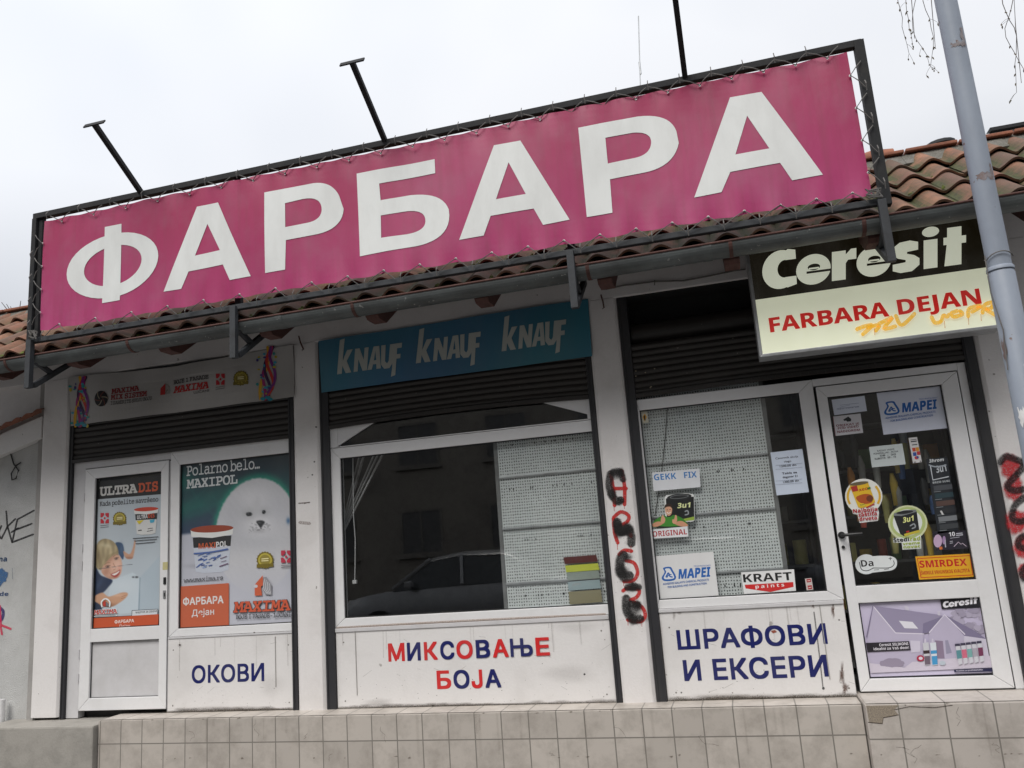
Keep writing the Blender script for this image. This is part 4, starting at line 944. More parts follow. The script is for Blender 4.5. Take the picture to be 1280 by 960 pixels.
R.blob(1162, 728, 18, 30, (62, 104, 150), .95); R.blob(300, 1180, 170, 22, (140, 140, 150), .5)
R.emit()
a.text('Polarno belo...', (146, 282), (878, 204), 100, rgb(214, 218, 218), .006, style='slab'); a.text('MAXIPOL', (146, 408), (655, 355), 90, rgb(214, 218, 218), .018, style='slab')
a.crop(215, 640, 6); a.bucket(140, 98, 462, 455, rgb(150, 66, 44), rgb(42, 42, 44), rgb(196, 202, 214), sl=-18)
a.text('MAXI', (200, 278), (330, 268), 42, rgb(196, 92, 54), .035); a.text('POL', (332, 266), (415, 258), 42, rgb(226, 226, 226), .035)
for k in range(26):
    x, y = random.uniform(180, 350), random.uniform(310, 425); a.stroke([(x, y), (x+24, y-random.uniform(4, 16))], random.uniform(4, 9), random.choice((rgb(92, 120, 180), rgb(70, 95, 160), rgb(140, 160, 200))))
a.stroke([(170, 312), (300, 300), (420, 278)], 12, rgb(80, 105, 165)); a.lines([(365, 350, 415, 330, 5), (358, 408, 425, 385, 7), (370, 375, 410, 362, 4)], rgb(110, 80, 110))
a.text('www.maxima.rs', (90, 530), (385, 508), 32, rgb(70, 70, 76), .0, style='slab')
a.poly([(70, 558), (430, 533), (430, 848), (66, 866)], rgb(196, 98, 66)); a.text('ФАРБАРА', (86, 700), (390, 684), 54, rgb(225, 222, 220), .03); a.text('Дејан', (152, 782), (320, 768), 46, rgb(225, 222, 220), .012)
a.badge(702, 360, 66); a.petals(822, 288, 898, 380, rgb(190, 50, 74)); a.lines([(822, 400, 895, 398, 5), (822, 416, 895, 412, 5)], rgb(110, 106, 110))
a.poly([(625, 628), (625, 545), (685, 474), (690, 545), (672, 560), (680, 625)], rgb(205, 96, 62)); a.ell(632, 556, 16, 12, rgb(205, 205, 212))
a.poly([(690, 490), (712, 485), (752, 545), (752, 622), (705, 618), (685, 580)], rgb(150, 150, 156))
for k in range(4): a.stroke([(700+k*12, 500+k*12), (692+k*14, 570), (720+k*9, 612)], 3, rgb(225, 225, 228))
a.text('MAXIMA', (462, 757), (896, 738), 84, rgb(70, 50, 46), .05, slant=.1, style='slab'); a.text('MAXIMA', (466, 754), (892, 737), 80, rgb(206, 90, 60), .02, slant=.1, style='slab')
a.text('BOJE I FASADE - LUČANI', (485, 803), (898, 783), 32, rgb(60, 60, 64), .01, style='slab')
o = a.build('window_poster', m_film); tag(o, 'window poster with white seal pup, paint tub and orange block over the wall lettered ОКОВИ', 'poster')

a = Art(INY, 100, 590, 4.574)
a.poly([(90, 57), (469, 13), (454, 898), (62, 912)], rgb(34, 34, 36))
R = Raster(a, [(97, 157), (464, 127), (452, 812), (72, 832)], 110, 190, (.72, .76, .79)); wv = R.wave(6, .01, .03); hs = R.wave(12, .10, .30, 1.0, .35)
R.put(np.clip(1-R.u*1.6, 0, 1)*.4, (206, 212, 216)); R.put(np.clip(R.v-.3, 0, 1)*.5, (192, 202, 210))
R.fill([(180, 620), (300, 575), (345, 600), (338, 800), (220, 812), (150, 760)], (198, 210, 218), 3, curve=False); R.fill([(345, 600), (455, 480), (452, 800), (338, 805)], (176, 190, 200), 3, curve=False); R.line([(343, 605), (336, 800)], 4, (112, 134, 152), .8); R.blob(260, 650, 80, 50, (214, 222, 228), .6)
R.fill([(204, 404), (240, 408), (252, 450), (246, 500), (222, 470), (208, 440)], (60, 82, 112), 3); R.blob(238, 440, 10, 30, (84, 108, 138), .7)
m = R.fill([(248, 452), (282, 470), (300, 440), (312, 390), (318, 402), (308, 470), (296, 496), (262, 492)], (200, 154, 128), 3); R.blob(285, 492, 40, 8, (150, 104, 84), .7, within=m)
m = R.fill([(84, 540), (118, 590), (185, 618), (160, 660), (128, 692), (78, 716)], (42, 54, 80), 4); R.blob(110, 640, 14, 40, (66, 82, 110), .7, .5, within=m)
m = R.fill([(82, 712), (128, 690), (165, 712), (235, 690), (268, 690), (272, 706), (240, 738), (175, 772), (112, 760), (85, 740)], (204, 158, 128), 3); R.blob(160, 765, 90, 14, (150, 104, 78), .7, within=m); R.blob(215, 704, 40, 9, (228, 190, 164), .6, within=m); R.line([(240, 712), (266, 704)], 2, (150, 106, 82), .7); R.line([(236, 724), (258, 718)], 2, (150, 106, 82), .6)
R.fill([(80, 742), (125, 770), (112, 800), (78, 790)], (46, 56, 78), 3)
hp = [(84, 470), (102, 404), (140, 382), (188, 396), (216, 436), (216, 478), (165, 520), (126, 560), (92, 542)]
m = R.fill(hp, (158, 142, 108), 3)
face = R.fill([(122, 560), (150, 516), (196, 474), (226, 478), (240, 520), (236, 576), (212, 606), (172, 610), (136, 590)], (212, 168, 146), 3)
for cx, cy, rx, ry, c, al, ro in ((215, 530, 22, 30, (232, 194, 174), .8, 0), (185, 545, 26, 20, (226, 184, 162), .7, 0), (150, 570, 20, 30, (176, 126, 104), .7, .5), (200, 604, 50, 10, (170, 120, 100), .7, 0), (225, 545, 9, 12, (222, 150, 136), .5, 0), (170, 500, 40, 12, (170, 124, 100), .6, -.8)): R.blob(cx, cy, rx, ry, c, al, ro, within=face)
hair = R.fill([(88, 480), (108, 408), (148, 388), (192, 402), (212, 440), (204, 456), (160, 476), (132, 522), (112, 556), (94, 540)], (172, 156, 122), 3)
R.blob(150, 420, 40, 14, (206, 194, 160), .8, .2, within=hair); R.blob(110, 500, 14, 40, (128, 112, 84), .7, .2, within=hair); R.C += (hs*.05*np.maximum(hair, m*(face < .5)))[:, None]*np.array([1, .95, .8])
R.fill([(176, 586), (205, 572), (230, 558), (224, 586), (200, 602)], (168, 70, 68), 2); R.fill([(182, 586), (206, 576), (226, 564), (220, 576), (200, 590)], (240, 236, 230), 1.5)
for cx, cy in ((159, 541), (208, 496)): R.blob(cx, cy, 9, 5, (60, 52, 52), .95, -.35); R.line([(cx-14, cy-2), (cx, cy-8), (cx+13, cy-8)], 2, (110, 80, 60), .8); R.line([(cx-18, cy-12), (cx-4, cy-22), (cx+12, cy-22)], 3, (140, 112, 76), .7)
R.line([(190, 522), (202, 550), (192, 560)], 3, (176, 124, 102), .8); R.blob(200, 548, 6, 5, (236, 200, 182), .8); R.line([(170, 575), (180, 598)], 2, (180, 128, 106), .6)
R.line([(110, 552), (160, 548), (235, 536), (300, 528)], 1.6, (80, 80, 90), .8); R.blob(304, 601, 6, 4, (30, 30, 34), 1); R.blob(324, 601, 9, 5, (30, 30, 34), 1); R.C += (wv*.008)[:, None]
R.emit()
a.text('ULTRA', (112, 138), (328, 119), 52, rgb(214, 212, 208), .03, style='slab'); a.text('DIS', (334, 118), (446, 107), 54, rgb(205, 88, 48), .03, style='slab')
a.text('Kada poželite savršeno', (113, 196), (448, 168), 25, rgb(42, 42, 46), .006, style='slab')
a.petals(118, 234, 166, 294, rgb(200, 40, 56)); a.lines([(118, 307, 165, 302, 3), (118, 318, 165, 313, 3)], rgb(110, 110, 114)); a.badge(228, 266, 40)
a.bucket(310, 200, 450, 358, rgb(200, 66, 44), rgb(40, 40, 42), rgb(214, 214, 212), sl=-8); a.text('ULTRA', (328, 270), (388, 264), 22, rgb(230, 230, 230), .03); a.text('DIS', (391, 263), (428, 259), 22, rgb(205, 80, 45), .03)
a.poly([(326, 280), (368, 274), (340, 300)], rgb(220, 200, 50)); a.poly([(400, 275), (430, 270), (425, 288), (405, 292)], rgb(70, 170, 200)); a.lines([(335, 335, 355, 332, 5), (385, 340, 420, 332, 3), (390, 325, 418, 320, 3)], rgb(80, 80, 80))
for y in (380, 394, 410): a.lines([(305+(y-380)*.5, y, 450-(y-380)*.6, y-10, 4)], rgb(70, 72, 78))
a.stroke([(128, 770), (126, 742), (148, 724), (172, 740), (172, 768)], 8, rgb(238, 238, 238)); a.poly([(134, 768), (134, 745), (148, 734), (150, 768)], rgb(196, 62, 48)); a.poly([(152, 768), (152, 740), (166, 752), (166, 768)], rgb(120, 120, 124))
a.text('MAXIMA', (80, 817), (217, 808), 28, rgb(240, 240, 240), .06, slant=.1, style='slab'); a.text('MAXIMA', (82, 815), (215, 807), 25, rgb(196, 58, 44), .02, slant=.1, style='slab'); a.lines([(84, 826, 214, 819, 6)], rgb(235, 235, 235)); a.lines([(90, 826, 208, 819, 3)], rgb(80, 80, 80))
a.poly([(300, 790), (450, 782), (448, 818), (298, 826)], rgb(60, 66, 76)); a.poly([(303, 793), (447, 785), (445, 815), (301, 823)], rgb(214, 218, 222)); a.text('MAJSTOR ZA ZIDOVE', (322, 808), (444, 800), 10, DK, .02)
a.poly(smoothpts([(72, 836), (454, 812)], n=2) + bez((452, 860), (450, 888), (425, 890)) + bez((110, 900), (74, 902), (68, 880)), rgb(198, 84, 46)); a.text('ФАРБАРА', (202, 866), (313, 858), 18, rgb(240, 232, 226), .02); a.text('Дејан', (226, 892), (290, 887), 18, rgb(236, 226, 220), .0)
o = a.build('door_poster', m_film); tag(o, 'tall door poster of a smiling blonde painter in blue below a black header', 'poster')

# ------------------------------------------------------------------ notices and stickers on the right window
WP = rgb(226, 228, 232); MB_ = rgb(26, 96, 176)
def sheetart(Y, ox, oy, sc, quad, c=WP):
    a = Art(Y, ox, oy, sc); a.poly(quad, c); return a
def mapei(a, x0, y0, x1, y1, h):
    sl = (y1-y0)/(x1-x0); L = x1-x0; p = lambda u, v: (x0+u*L, y0+sl*u*L-v*h)
    a.text('MAPEI', p(.34, 0), p(1.0, 0), h, MB_, .055, slant=.16, space=.98)
    a.sm([p(.02, 1.25), p(.17, 1.3), p(.22, .95), p(.29, .25), p(.24, -.1), p(.05, -.1), p(-.01, .25), p(.05, .8)], MB_, 3); a.sm([p(.06, 1.12), p(.15, 1.14), p(.19, .85), p(.25, .28), p(.22, .08), p(.065, .08), p(.035, .3), p(.085, .8)], WP, 3)
    a.stroke([p(.08, .3), p(.13, .7), p(.16, .35), p(.21, .25)], h*.13, MB_); a.stroke([p(.1, .25), p(.14, .5), p(.19, .5)], h*.1, MB_)
    a.text('ADHESIVES SEALANTS CHEMICAL PRODUCTS', p(.02, -.50), p(.98, -.38), h*.2, MB_, .015); a.text('FOR BUILDING AND CONSTRUCTION', p(.12, -.85), p(.93, -.73), h*.2, MB_, .015); a.text('TECHNOLOGY', p(.66, 1.13), p(1.02, 1.10), h*.13, MB_, .0)
a = sheetart(OUTY, 800, 570, 5.05, [(75, 104), (375, 78), (382, 196), (86, 222)]); a.text('GEKK', (90, 154), (230, 144), 38, rgb(56, 128, 196), .018); a.text('FIX', (280, 140), (360, 134), 38, rgb(56, 128, 196), .018)
tag(a.build('notice', m_print), 'white window notice with blue handmade lettering GEKK FIX, beside the graffiti pillar', 'notice')
a = Art(OUTY, 800, 570, 5.05)
a.poly([(155, 262), (165, 248), (280, 234), (335, 240), (343, 255), (345, 405), (330, 414), (160, 420)], rgb(226, 228, 226)); a.poly([(163, 268), (340, 256), (343, 396), (230, 410), (170, 400)], rgb(28, 30, 32)); a.ell(248, 258, 78, 20, rgb(38, 40, 42), rot=-.09); a.ell(248, 257, 60, 12, rgb(120, 124, 126), rot=-.09); a.ell(248, 257, 54, 9, rgb(40, 42, 44), rot=-.09); a.text('3u1', (236, 330), (316, 324), 32, rgb(224, 230, 170), .045, slant=.2)
a.stroke([(285, 350), (300, 345), (305, 365), (285, 372)], 8, rgb(150, 156, 160)); a.poly([(270, 398), (343, 382), (343, 404), (275, 412)], rgb(150, 176, 70))
a.sm([(80, 440), (95, 405), (150, 375), (180, 390), (215, 372), (270, 395), (300, 430), (290, 445), (200, 452), (95, 450)], rgb(62, 132, 46))
a.poly([(98, 448), (110, 420), (280, 425), (290, 446), (270, 456), (110, 458)], rgb(34, 44, 34)); a.sm([(120, 400), (180, 385), (250, 400), (255, 440), (115, 440)], rgb(66, 140, 48))
a.sm([(75, 432), (110, 414), (140, 418), (142, 430), (110, 445), (82, 446)], rgb(206, 150, 118)); a.sm([(300, 432), (262, 410), (225, 418), (222, 430), (262, 445), (296, 444)], rgb(206, 150, 118))
a.sm([(132, 400), (142, 372), (150, 380), (160, 400), (152, 424), (134, 422)], rgb(214, 160, 128)); a.sm([(204, 402), (216, 398), (222, 374), (232, 378), (234, 408), (222, 428), (206, 422)], rgb(214, 160, 128))
a.sm([(158, 330), (172, 312), (194, 314), (203, 336), (198, 365), (182, 378), (166, 366)], rgb(214, 164, 134)); a.sm([(154, 330), (160, 308), (182, 300), (200, 310), (204, 332), (190, 320), (168, 322)], rgb(52, 36, 28)); a.stroke([(170, 356), (182, 362), (194, 354)], 4, rgb(244, 240, 236)); a.ell(172, 340, 4, 2.5, DK); a.ell(190, 338, 4, 2.5, DK)
a.poly([(75, 464), (300, 444), (306, 508), (80, 522)], rgb(226, 228, 230)); a.text('ORIGINAL', (82, 510), (298, 494), 34, rgb(176, 28, 40), .03)
tag(a.build('sticker', m_print), 'cut-out sticker of a man in green with thumbs up before a black paint can', 'sticker')
a = sheetart(OUTY, 800, 570, 5.05, [(98, 632), (462, 604), (497, 880), (124, 908)], rgb(222, 222, 222)); mapei(a, 140, 784, 442, 762, 62)
tag(a.build('notice', m_print), 'white sheet with blue lettering in the bottom left corner of the right window', 'notice')
a = sheetart(OUTY, 740, 680, 4, [(745, 142), (1010, 126), (1020, 234), (760, 250)], rgb(230, 230, 230)); a.text('KRAFT', (758, 192), (1002, 180), 40, rgb(22, 22, 24), .035)
a.poly([(764, 204), (1006, 190), (1008, 214), (892, 240), (768, 222)], rgb(206, 40, 40)); a.text('paints', (818, 222), (962, 212), 17, rgb(240, 232, 230), .02, space=1.5)
tag(a.build('sticker', m_print), 'white and red sticker reading KRAFT at the bottom of the right window', 'sticker')
a = sheetart(OUTY, 930, 540, 4.364, [(144, 112), (318, 92), (354, 328), (178, 346)], rgb(206, 216, 232))
for t_, x0, x1, y in (('Cenovnik akcija', 172, 296, 150), ('viago', 218, 258, 167), ('1200,00 din', 196, 286, 193), ('Tabla za', 208, 290, 232), ('dogovor 21', 212, 292, 252), ('1200,00 din', 214, 300, 278)): a.text(t_, (x0, y), (x1, y-(x1-x0)*.1), 11, rgb(60, 64, 76), .012)
for y in (178, 200, 264, 284): a.lines([(172, y+4, 318, y-8, 1.5)], rgb(140, 148, 165))
tag(a.build('notice', m_print), 'pale blue price sheet taped to the right window near the door', 'notice')
a = sheetart(OUTY, 740, 460, 4, [(244, 216), (275, 213), (285, 272), (254, 278)], rgb(200, 196, 180)); a.poly([(252, 245), (264, 228), (274, 245), (264, 268)], rgb(216, 160, 40)); a.poly([(258, 240), (266, 236), (268, 262), (262, 262)], rgb(50, 40, 34)); 
tag(a.build('sticker', m_print), 'tiny cream sticker with yellow diamond in the top left corner of the right window', 'sticker')
a = sheetart(OUTY, 930, 540, 4.364, [(332, 800), (368, 796), (378, 860), (342, 864)], rgb(200, 190, 186)); a.poly([(340, 803), (364, 800), (367, 818), (343, 821)], rgb(170, 50, 56)); a.poly([(346, 838), (370, 835), (373, 856), (350, 859)], rgb(170, 50, 56)); a.lines([(346, 812, 361, 810, 4), (352, 849, 368, 846, 4)], rgb(220, 205, 200))
tag(a.build('sticker', m_print), 'tiny red and white sticker in the bottom right corner of the right window', 'sticker')

# ------------------------------------------------------------------ notices and stickers on the right door
def dnote(quad, sc=(1020, 470, 6.4), c=WP): return sheetart(OUTY, *sc, quad, c)
a = dnote([(124, 190), (388, 158), (408, 280), (146, 314)], c=rgb(214, 220, 234))
for y, x0, x1 in ((230, 190, 345), (246, 190, 270), (256, 165, 345)): a.lines([(x0, y+4, x1, y-14, 2.5)], rgb(130, 140, 170))
a.text('radno vreme sub', (168, 271), (345, 250), 10, rgb(90, 100, 140), .0)
tag(a.build('notice', m_print), 'pale notice with a few faint lines in the top left corner of the right door', 'notice')
a = dnote([(134, 324), (356, 300), (378, 454), (154, 480)], c=rgb(208, 206, 210)); a.poly([(134, 324), (138, 324), (158, 480), (154, 480)], rgb(150, 80, 90))
a.poly([(218, 348), (258, 324), (282, 344), (280, 362), (250, 366), (240, 356), (226, 360)], rgb(34, 38, 40))
for t_, x0, x1, y in (('OBJEKAT JE', 162, 346, 406), ('POD VIDEO', 176, 342, 428), ('NADZOROM', 172, 352, 456)): a.text(t_, (x0, y), (x1, y-18), 17, rgb(120, 34, 50), .03)
tag(a.build('notice', m_print), 'video surveillance notice with a camera symbol and dark red words on the right door', 'notice')
a = dnote([(482, 120), (1000, 64), (1058, 416), (540, 470)], c=rgb(216, 220, 234)); mapei(a, 548, 308, 965, 262, 76)
tag(a.build('notice', m_print), 'large white sheet with blue lettering in the top right corner of the right door', 'notice')
a = dnote([(424, 568), (690, 540), (718, 706), (448, 732)], c=rgb(196, 204, 204))
for t_, x0, x1, y in (('RADNO VREME', 490, 628, 606), ('PONEDELJAK - PETAK', 462, 660, 630), ('08 - 20', 512, 640, 645), ('SUBOTA  09 - 15', 470, 640, 670)): a.text(t_, (x0, y), (x1, y-(x1-x0)*.11), 13, rgb(70, 74, 78), .012)
tag(a.build('notice', m_print), 'opening hours notice on grey paper in the middle of the right door', 'notice')
a = dnote([(740, 496), (808, 488), (848, 688), (776, 698)], c=rgb(216, 214, 214))
a.lines([(756, 512, 804, 506, 5), (758, 526, 806, 520, 9), (768, 552, 810, 547, 7)], rgb(50, 52, 60))
for p_, c in (((768, 576), rgb(200, 70, 40)), ((796, 572), rgb(214, 150, 40)), ((774, 612), rgb(40, 80, 160)), ((804, 604), rgb(190, 40, 46))): a.poly([p_, (p_[0]+26, p_[1]-3), (p_[0]+31, p_[1]+26), (p_[0]+5, p_[1]+29)], c)
a.ell(804, 654, 16, 13, rgb(200, 50, 50)); a.ell(812, 650, 10, 10, rgb(60, 70, 140)); a.lines([(782, 690, 800, 687, 5), (830, 682, 842, 680, 5)], rgb(60, 60, 66))
tag(a.build('sticker', m_print), 'narrow white card payment sticker with small coloured logos on the right door', 'sticker')
a = dnote([(880, 664), (1048, 646), (1140, 1240), (975, 1262)], c=rgb(26, 32, 40))
a.text('3hrom', (905, 694), (1022, 680), 26, rgb(220, 224, 226), .04, slant=.2); a.text('3u1', (965, 775), (1045, 760), 55, rgb(200, 206, 212), .03); a.stroke([(915, 720), (935, 832), (1060, 805)], 8, rgb(205, 210, 216), curve=False); a.stroke([(905, 712), (960, 726), (1040, 712)], 10, rgb(160, 168, 176)); a.text('BRZO SUSI', (935, 862), (1070, 845), 15, rgb(190, 196, 200), .03)
for i, c in enumerate((rgb(70, 74, 80), rgb(34, 58, 66), rgb(84, 62, 56), rgb(30, 34, 40), rgb(120, 124, 128), rgb(58, 62, 66))):
    y = 880+i*62; x = 938+i*9.5; a.poly([(x, y), (x+148, y-16), (x+154, y+24), (x+7, y+40)], c); a.lines([(x+4, y+48, x+60, y+42, 5)], rgb(130, 136, 140))
a.poly([(990, 1080), (1005, 1076), (1022, 1108), (1008, 1112)], rgb(200, 200, 200))
tag(a.build('sticker', m_print), 'tall dark colour chart sticker with six shade bars on the right door', 'sticker')
D2 = (1030, 590, 6.4)
a = Art(OUTY, *D2); a.ell(318, 195, 150, 142, rgb(232, 232, 226)); a.poly([(225, 310), (425, 285), (440, 320), (432, 390), (285, 408), (268, 340), (232, 335)], rgb(226, 226, 224))
for t0 in (2.6, -.75):
    for i in range(9): t_ = t0+i*.14; a.stroke([(318+128*math.cos(t_), 195+120*math.sin(t_)), (318+128*math.cos(t_+.14), 195+120*math.sin(t_+.14))], 18, rgb(226, 178, 44), cap=False)
a.poly([(204, 108), (352, 84), (410, 240), (352, 276), (290, 290), (272, 280)], rgb(226, 182, 40)); a.ell(280, 92, 76, 14, rgb(104, 92, 66), rot=-.15); a.sm([(258, 200), (330, 175), (384, 190), (384, 240), (330, 256), (280, 240)], rgb(176, 82, 32)); a.ell(366, 212, 28, 26, rgb(110, 52, 26)); a.poly([(212, 118), (262, 108), (275, 150), (228, 160)], rgb(170, 44, 36)); a.text('xeo', (280, 156), (350, 142), 26, rgb(176, 44, 36), .03); a.poly([(345, 125), (370, 118), (374, 134), (350, 142)], rgb(60, 120, 50)); a.ell(308, 264, 24, 13, rgb(226, 200, 60)); a.text('ksil', (292, 270), (324, 265), 12, DK, .03); a.stroke([(340, 284), (400, 256)], 9, rgb(190, 40, 36))
for t_, x0, x1, y in (('Najbolja', 234, 428, 328), ('zaštita', 276, 424, 358), ('drveta', 284, 424, 392)): a.text(t_, (x0, y), (x1, y-(x1-x0)*.09), 30, rgb(176, 22, 36), .045)
tag(a.build('sticker', m_print), 'round sticker with a yellow paint can above red words on the right door', 'sticker')
a = Art(OUTY, *D2); a.ell(670, 408, 158, 142, rgb(206, 212, 170)); a.poly([(552, 530), (775, 505), (778, 612), (628, 622), (622, 565), (555, 566)], rgb(222, 226, 222)); a.ell(670, 406, 142, 127, rgb(176, 190, 122)); a.ell(668, 404, 118, 106, rgb(222, 226, 222))
a.poly([(556, 350), (742, 315), (764, 480), (640, 514), (610, 496)], rgb(28, 30, 32)); a.poly([(556, 350), (560, 330), (640, 305), (735, 300), (742, 318), (620, 352)], rgb(120, 124, 126)); a.ell(646, 322, 68, 13, rgb(36, 38, 40), rot=-.12); a.text('3u1', (632, 408), (716, 390), 44, rgb(226, 230, 150), .045, slant=.15); a.stroke([(690, 430), (720, 415), (730, 440), (705, 452)], 10, rgb(150, 156, 160)); a.poly([(640, 496), (764, 462), (766, 482), (646, 516)], rgb(196, 180, 60)); a.poly([(655, 475), (680, 468), (682, 480), (660, 486)], rgb(180, 40, 40))
a.text('Štedi', (558, 562), (682, 552), 30, rgb(26, 28, 28), .045); a.text('rad', (690, 552), (772, 545), 30, rgb(160, 178, 60), .045); a.text('vreme', (630, 586), (768, 575), 22, rgb(160, 178, 60), .045); a.text('novac', (636, 612), (772, 602), 22, rgb(160, 178, 60), .045)
tag(a.build('sticker', m_print), 'round green rimmed sticker with a black paint can on the right door', 'sticker')
a = Art(OUTY, *D2); a.ell(338, 738, 88, 80, rgb(222, 226, 226)); a.poly(bez((340, 680), (420, 668), (500, 670)) + bez((500, 670), (590, 672), (584, 730)) + bez((584, 740), (575, 785), (520, 790)) + [(380, 806)], rgb(222, 226, 226))
a.stroke([(284, 722), (300, 778), (345, 790), (392, 770), (400, 768), (520, 766), (560, 740), (556, 710)], 6, rgb(40, 42, 44)); a.text('Da', (300, 758), (398, 752), 52, rgb(24, 24, 26), .025); a.stroke([(518, 692), (542, 690)], 4, DK); a.stroke([(530, 680), (531, 704)], 4, DK); a.lines([(400, 784, 440, 781, 4), (480, 780, 520, 774, 4)], rgb(90, 92, 96))
tag(a.build('sticker', m_print), 'white keyhole shaped sticker reading Da low on the right door', 'sticker')
a = Art(OUTY, *D2); a.poly([(865, 478), (1140, 466), (1172, 610), (900, 628)], rgb(34, 30, 44)); a.text('10', (1002, 516), (1050, 511), 34, rgb(232, 232, 236), .03); a.lines([(1056, 494, 1108, 488, 8), (1056, 508, 1112, 502, 8), (1010, 530, 1085, 520, 4)], rgb(190, 190, 200)); a.stroke([(1040, 596), (1075, 560), (1095, 578), (1108, 570), (1138, 594)], 5, rgb(206, 190, 206), curve=False); a.lines([(1006, 556, 1030, 553, 5), (1006, 570, 1030, 567, 5)], rgb(190, 190, 200))
a.ell(910, 552, 34, 52, rgb(196, 168, 196)); a.ell(960, 545, 14, 34, rgb(160, 130, 170)); a.poly([(920, 600), (945, 596), (948, 618), (925, 622)], rgb(206, 110, 50)); a.stroke([(968, 545), (972, 600)], 9, rgb(180, 176, 190))
tag(a.build('sticker', m_print), 'dark purple sticker with a white number 10 on the right door', 'sticker')
a = Art(OUTY, *D2); a.poly([(730, 676), (1182, 652), (1206, 838), (762, 862)], rgb(226, 164, 30)); a.poly([(744, 690), (1170, 666), (1192, 826), (774, 848)], rgb(196, 50, 30)); a.poly([(750, 696), (1165, 672), (1186, 820), (780, 842)], rgb(228, 170, 32)); a.text('SMIRDEX', (768, 766), (1146, 748), 56, rgb(196, 28, 30), .04); a.text('ŠMIRGLE VRHUNSKOG KVALITETA', (778, 822), (1168, 800), 28, rgb(186, 40, 30), .02)
tag(a.build('sticker', m_print), 'yellow sticker with red lettering SMIRDEX low on the right door', 'sticker')

# poster on the lower door panel: pale lilac house
a = Art(.0205, 1070, 730, 7.111)
a.poly([(20, 158), (1112, 102), (1232, 800), (124, 838)], rgb(28, 26, 40))
a.grid([(30, 168), (1106, 112), (1222, 790), (132, 826)], 24, 18, lambda u, v: np.stack([.80-.12*v*(v < .6)+.0*u, .77-.13*v*(v < .6)+.0*u, .86-.11*v*(v < .6)], 1))
L1, L2, L3, L4 = rgb(150, 142, 168), rgb(186, 178, 200), rgb(206, 200, 216), rgb(128, 120, 148)
for k in range(40): a.blot(random.uniform(860, 1140), random.uniform(190, 420), 34, 26, random.choice((rgb(176, 168, 188, .6), rgb(160, 152, 172, .5))))
a.poly([(100, 500), (152, 195), (350, 430), (600, 440), (590, 690), (420, 740), (110, 700)], L2); a.poly([(152, 193), (720, 270), (770, 282), (600, 440), (350, 432)], L1); a.stroke([(152, 196), (350, 434), (600, 442)], 8, rgb(226, 220, 232), curve=False); a.stroke([(150, 196), (92, 470)], 8, L4, curve=False)
a.poly([(380, 326), (500, 336), (552, 396), (430, 392)], rgb(226, 224, 232)); a.poly([(595, 350), (770, 285), (650, 430), (590, 440)], L4); a.poly([(650, 430), (785, 272), (960, 445), (950, 660), (640, 680)], L2); a.poly([(800, 280), (1060, 420), (1165, 495), (960, 460)], L4); a.stroke([(650, 430), (785, 272), (965, 446)], 10, rgb(220, 214, 228), curve=False); a.poly([(960, 460), (1170, 490), (1180, 640), (950, 650)], L3)
a.poly([(425, 195), (450, 192), (470, 210), (470, 236), (440, 230)], L3); a.poly([(722, 240), (745, 238), (748, 280), (724, 276)], L3); a.poly([(700, 500), (770, 505), (785, 660), (715, 660)], rgb(140, 124, 146)); a.poly([(790, 500), (815, 498), (850, 610), (800, 620)], rgb(150, 146, 168)); a.poly([(480, 500), (570, 505), (570, 600), (490, 610)], L3)
a.poly([(115, 700), (430, 742), (500, 690), (780, 665), (1200, 635), (1215, 740), (132, 790)], rgb(206, 198, 212)); a.blot(320, 700, 110, 40, rgb(150, 140, 160, .5)); a.poly([(745, 138), (1106, 112), (1122, 208), (760, 222)], rgb(26, 24, 34))
lead(a, 770, 212, .345, rgb(230, 228, 234), rgb(26, 24, 34))
a.poly([(86, 522), (470, 506), (484, 586), (100, 604)], rgb(30, 26, 36)); a.text('Ceresit SILIKONI', (206, 552), (464, 540), 24, rgb(226, 222, 230), .03); a.text('idealni za Vaš dom!', (156, 588), (470, 574), 24, rgb(226, 222, 230), .03)
for x, c1, c2 in ((590, rgb(56, 40, 44), rgb(200, 200, 206)), (655, rgb(70, 150, 200), rgb(214, 220, 226))):
    a.poly([(x, 520), (x+52, 516), (x+68, 716), (x+18, 722)], c2); a.poly([(x+5, 590), (x+58, 586), (x+62, 615), (x+8, 620)], c1); a.poly([(x+14, 640), (x+62, 636), (x+68, 712), (x+20, 716)], c1 if x > 600 else rgb(110, 96, 110)); a.poly([(x+15, 485), (x+28, 484), (x+34, 520), (x+12, 522)], L3)
a.ell(570, 658, 34, 28, rgb(170, 40, 70)); a.ell(572, 658, 18, 14, rgb(220, 210, 220)); a.ell(765, 700, 28, 20, rgb(186, 196, 206))
for i, c in enumerate((rgb(88, 142, 150), rgb(206, 104, 130), rgb(120, 170, 168), rgb(170, 164, 176), rgb(116, 50, 84))):
    x = 880+i*48; y = 548-i*6; a.poly([(x, y), (x+40, y-3), (x+62, y+158), (x+30, y+170)], rgb(206, 206, 214)); a.poly([(x+6, y+40), (x+48, y+36), (x+56, y+110), (x+16, y+116)], c); a.poly([(x-6, y-18), (x+38, y-22), (x+40, y), (x-4, y+4)], rgb(60, 56, 78))
a.poly([(865, 760), (1225, 745), (1230, 775), (870, 782)], rgb(26, 26, 70)); a.text('Kvalitet za profesionalce', (888, 775), (1122, 764), 13, rgb(214, 210, 224), .02)
tag(a.build('door_poster', m_print), 'pale lilac house poster with silicone tubes on the lower panel of the right door', 'poster')

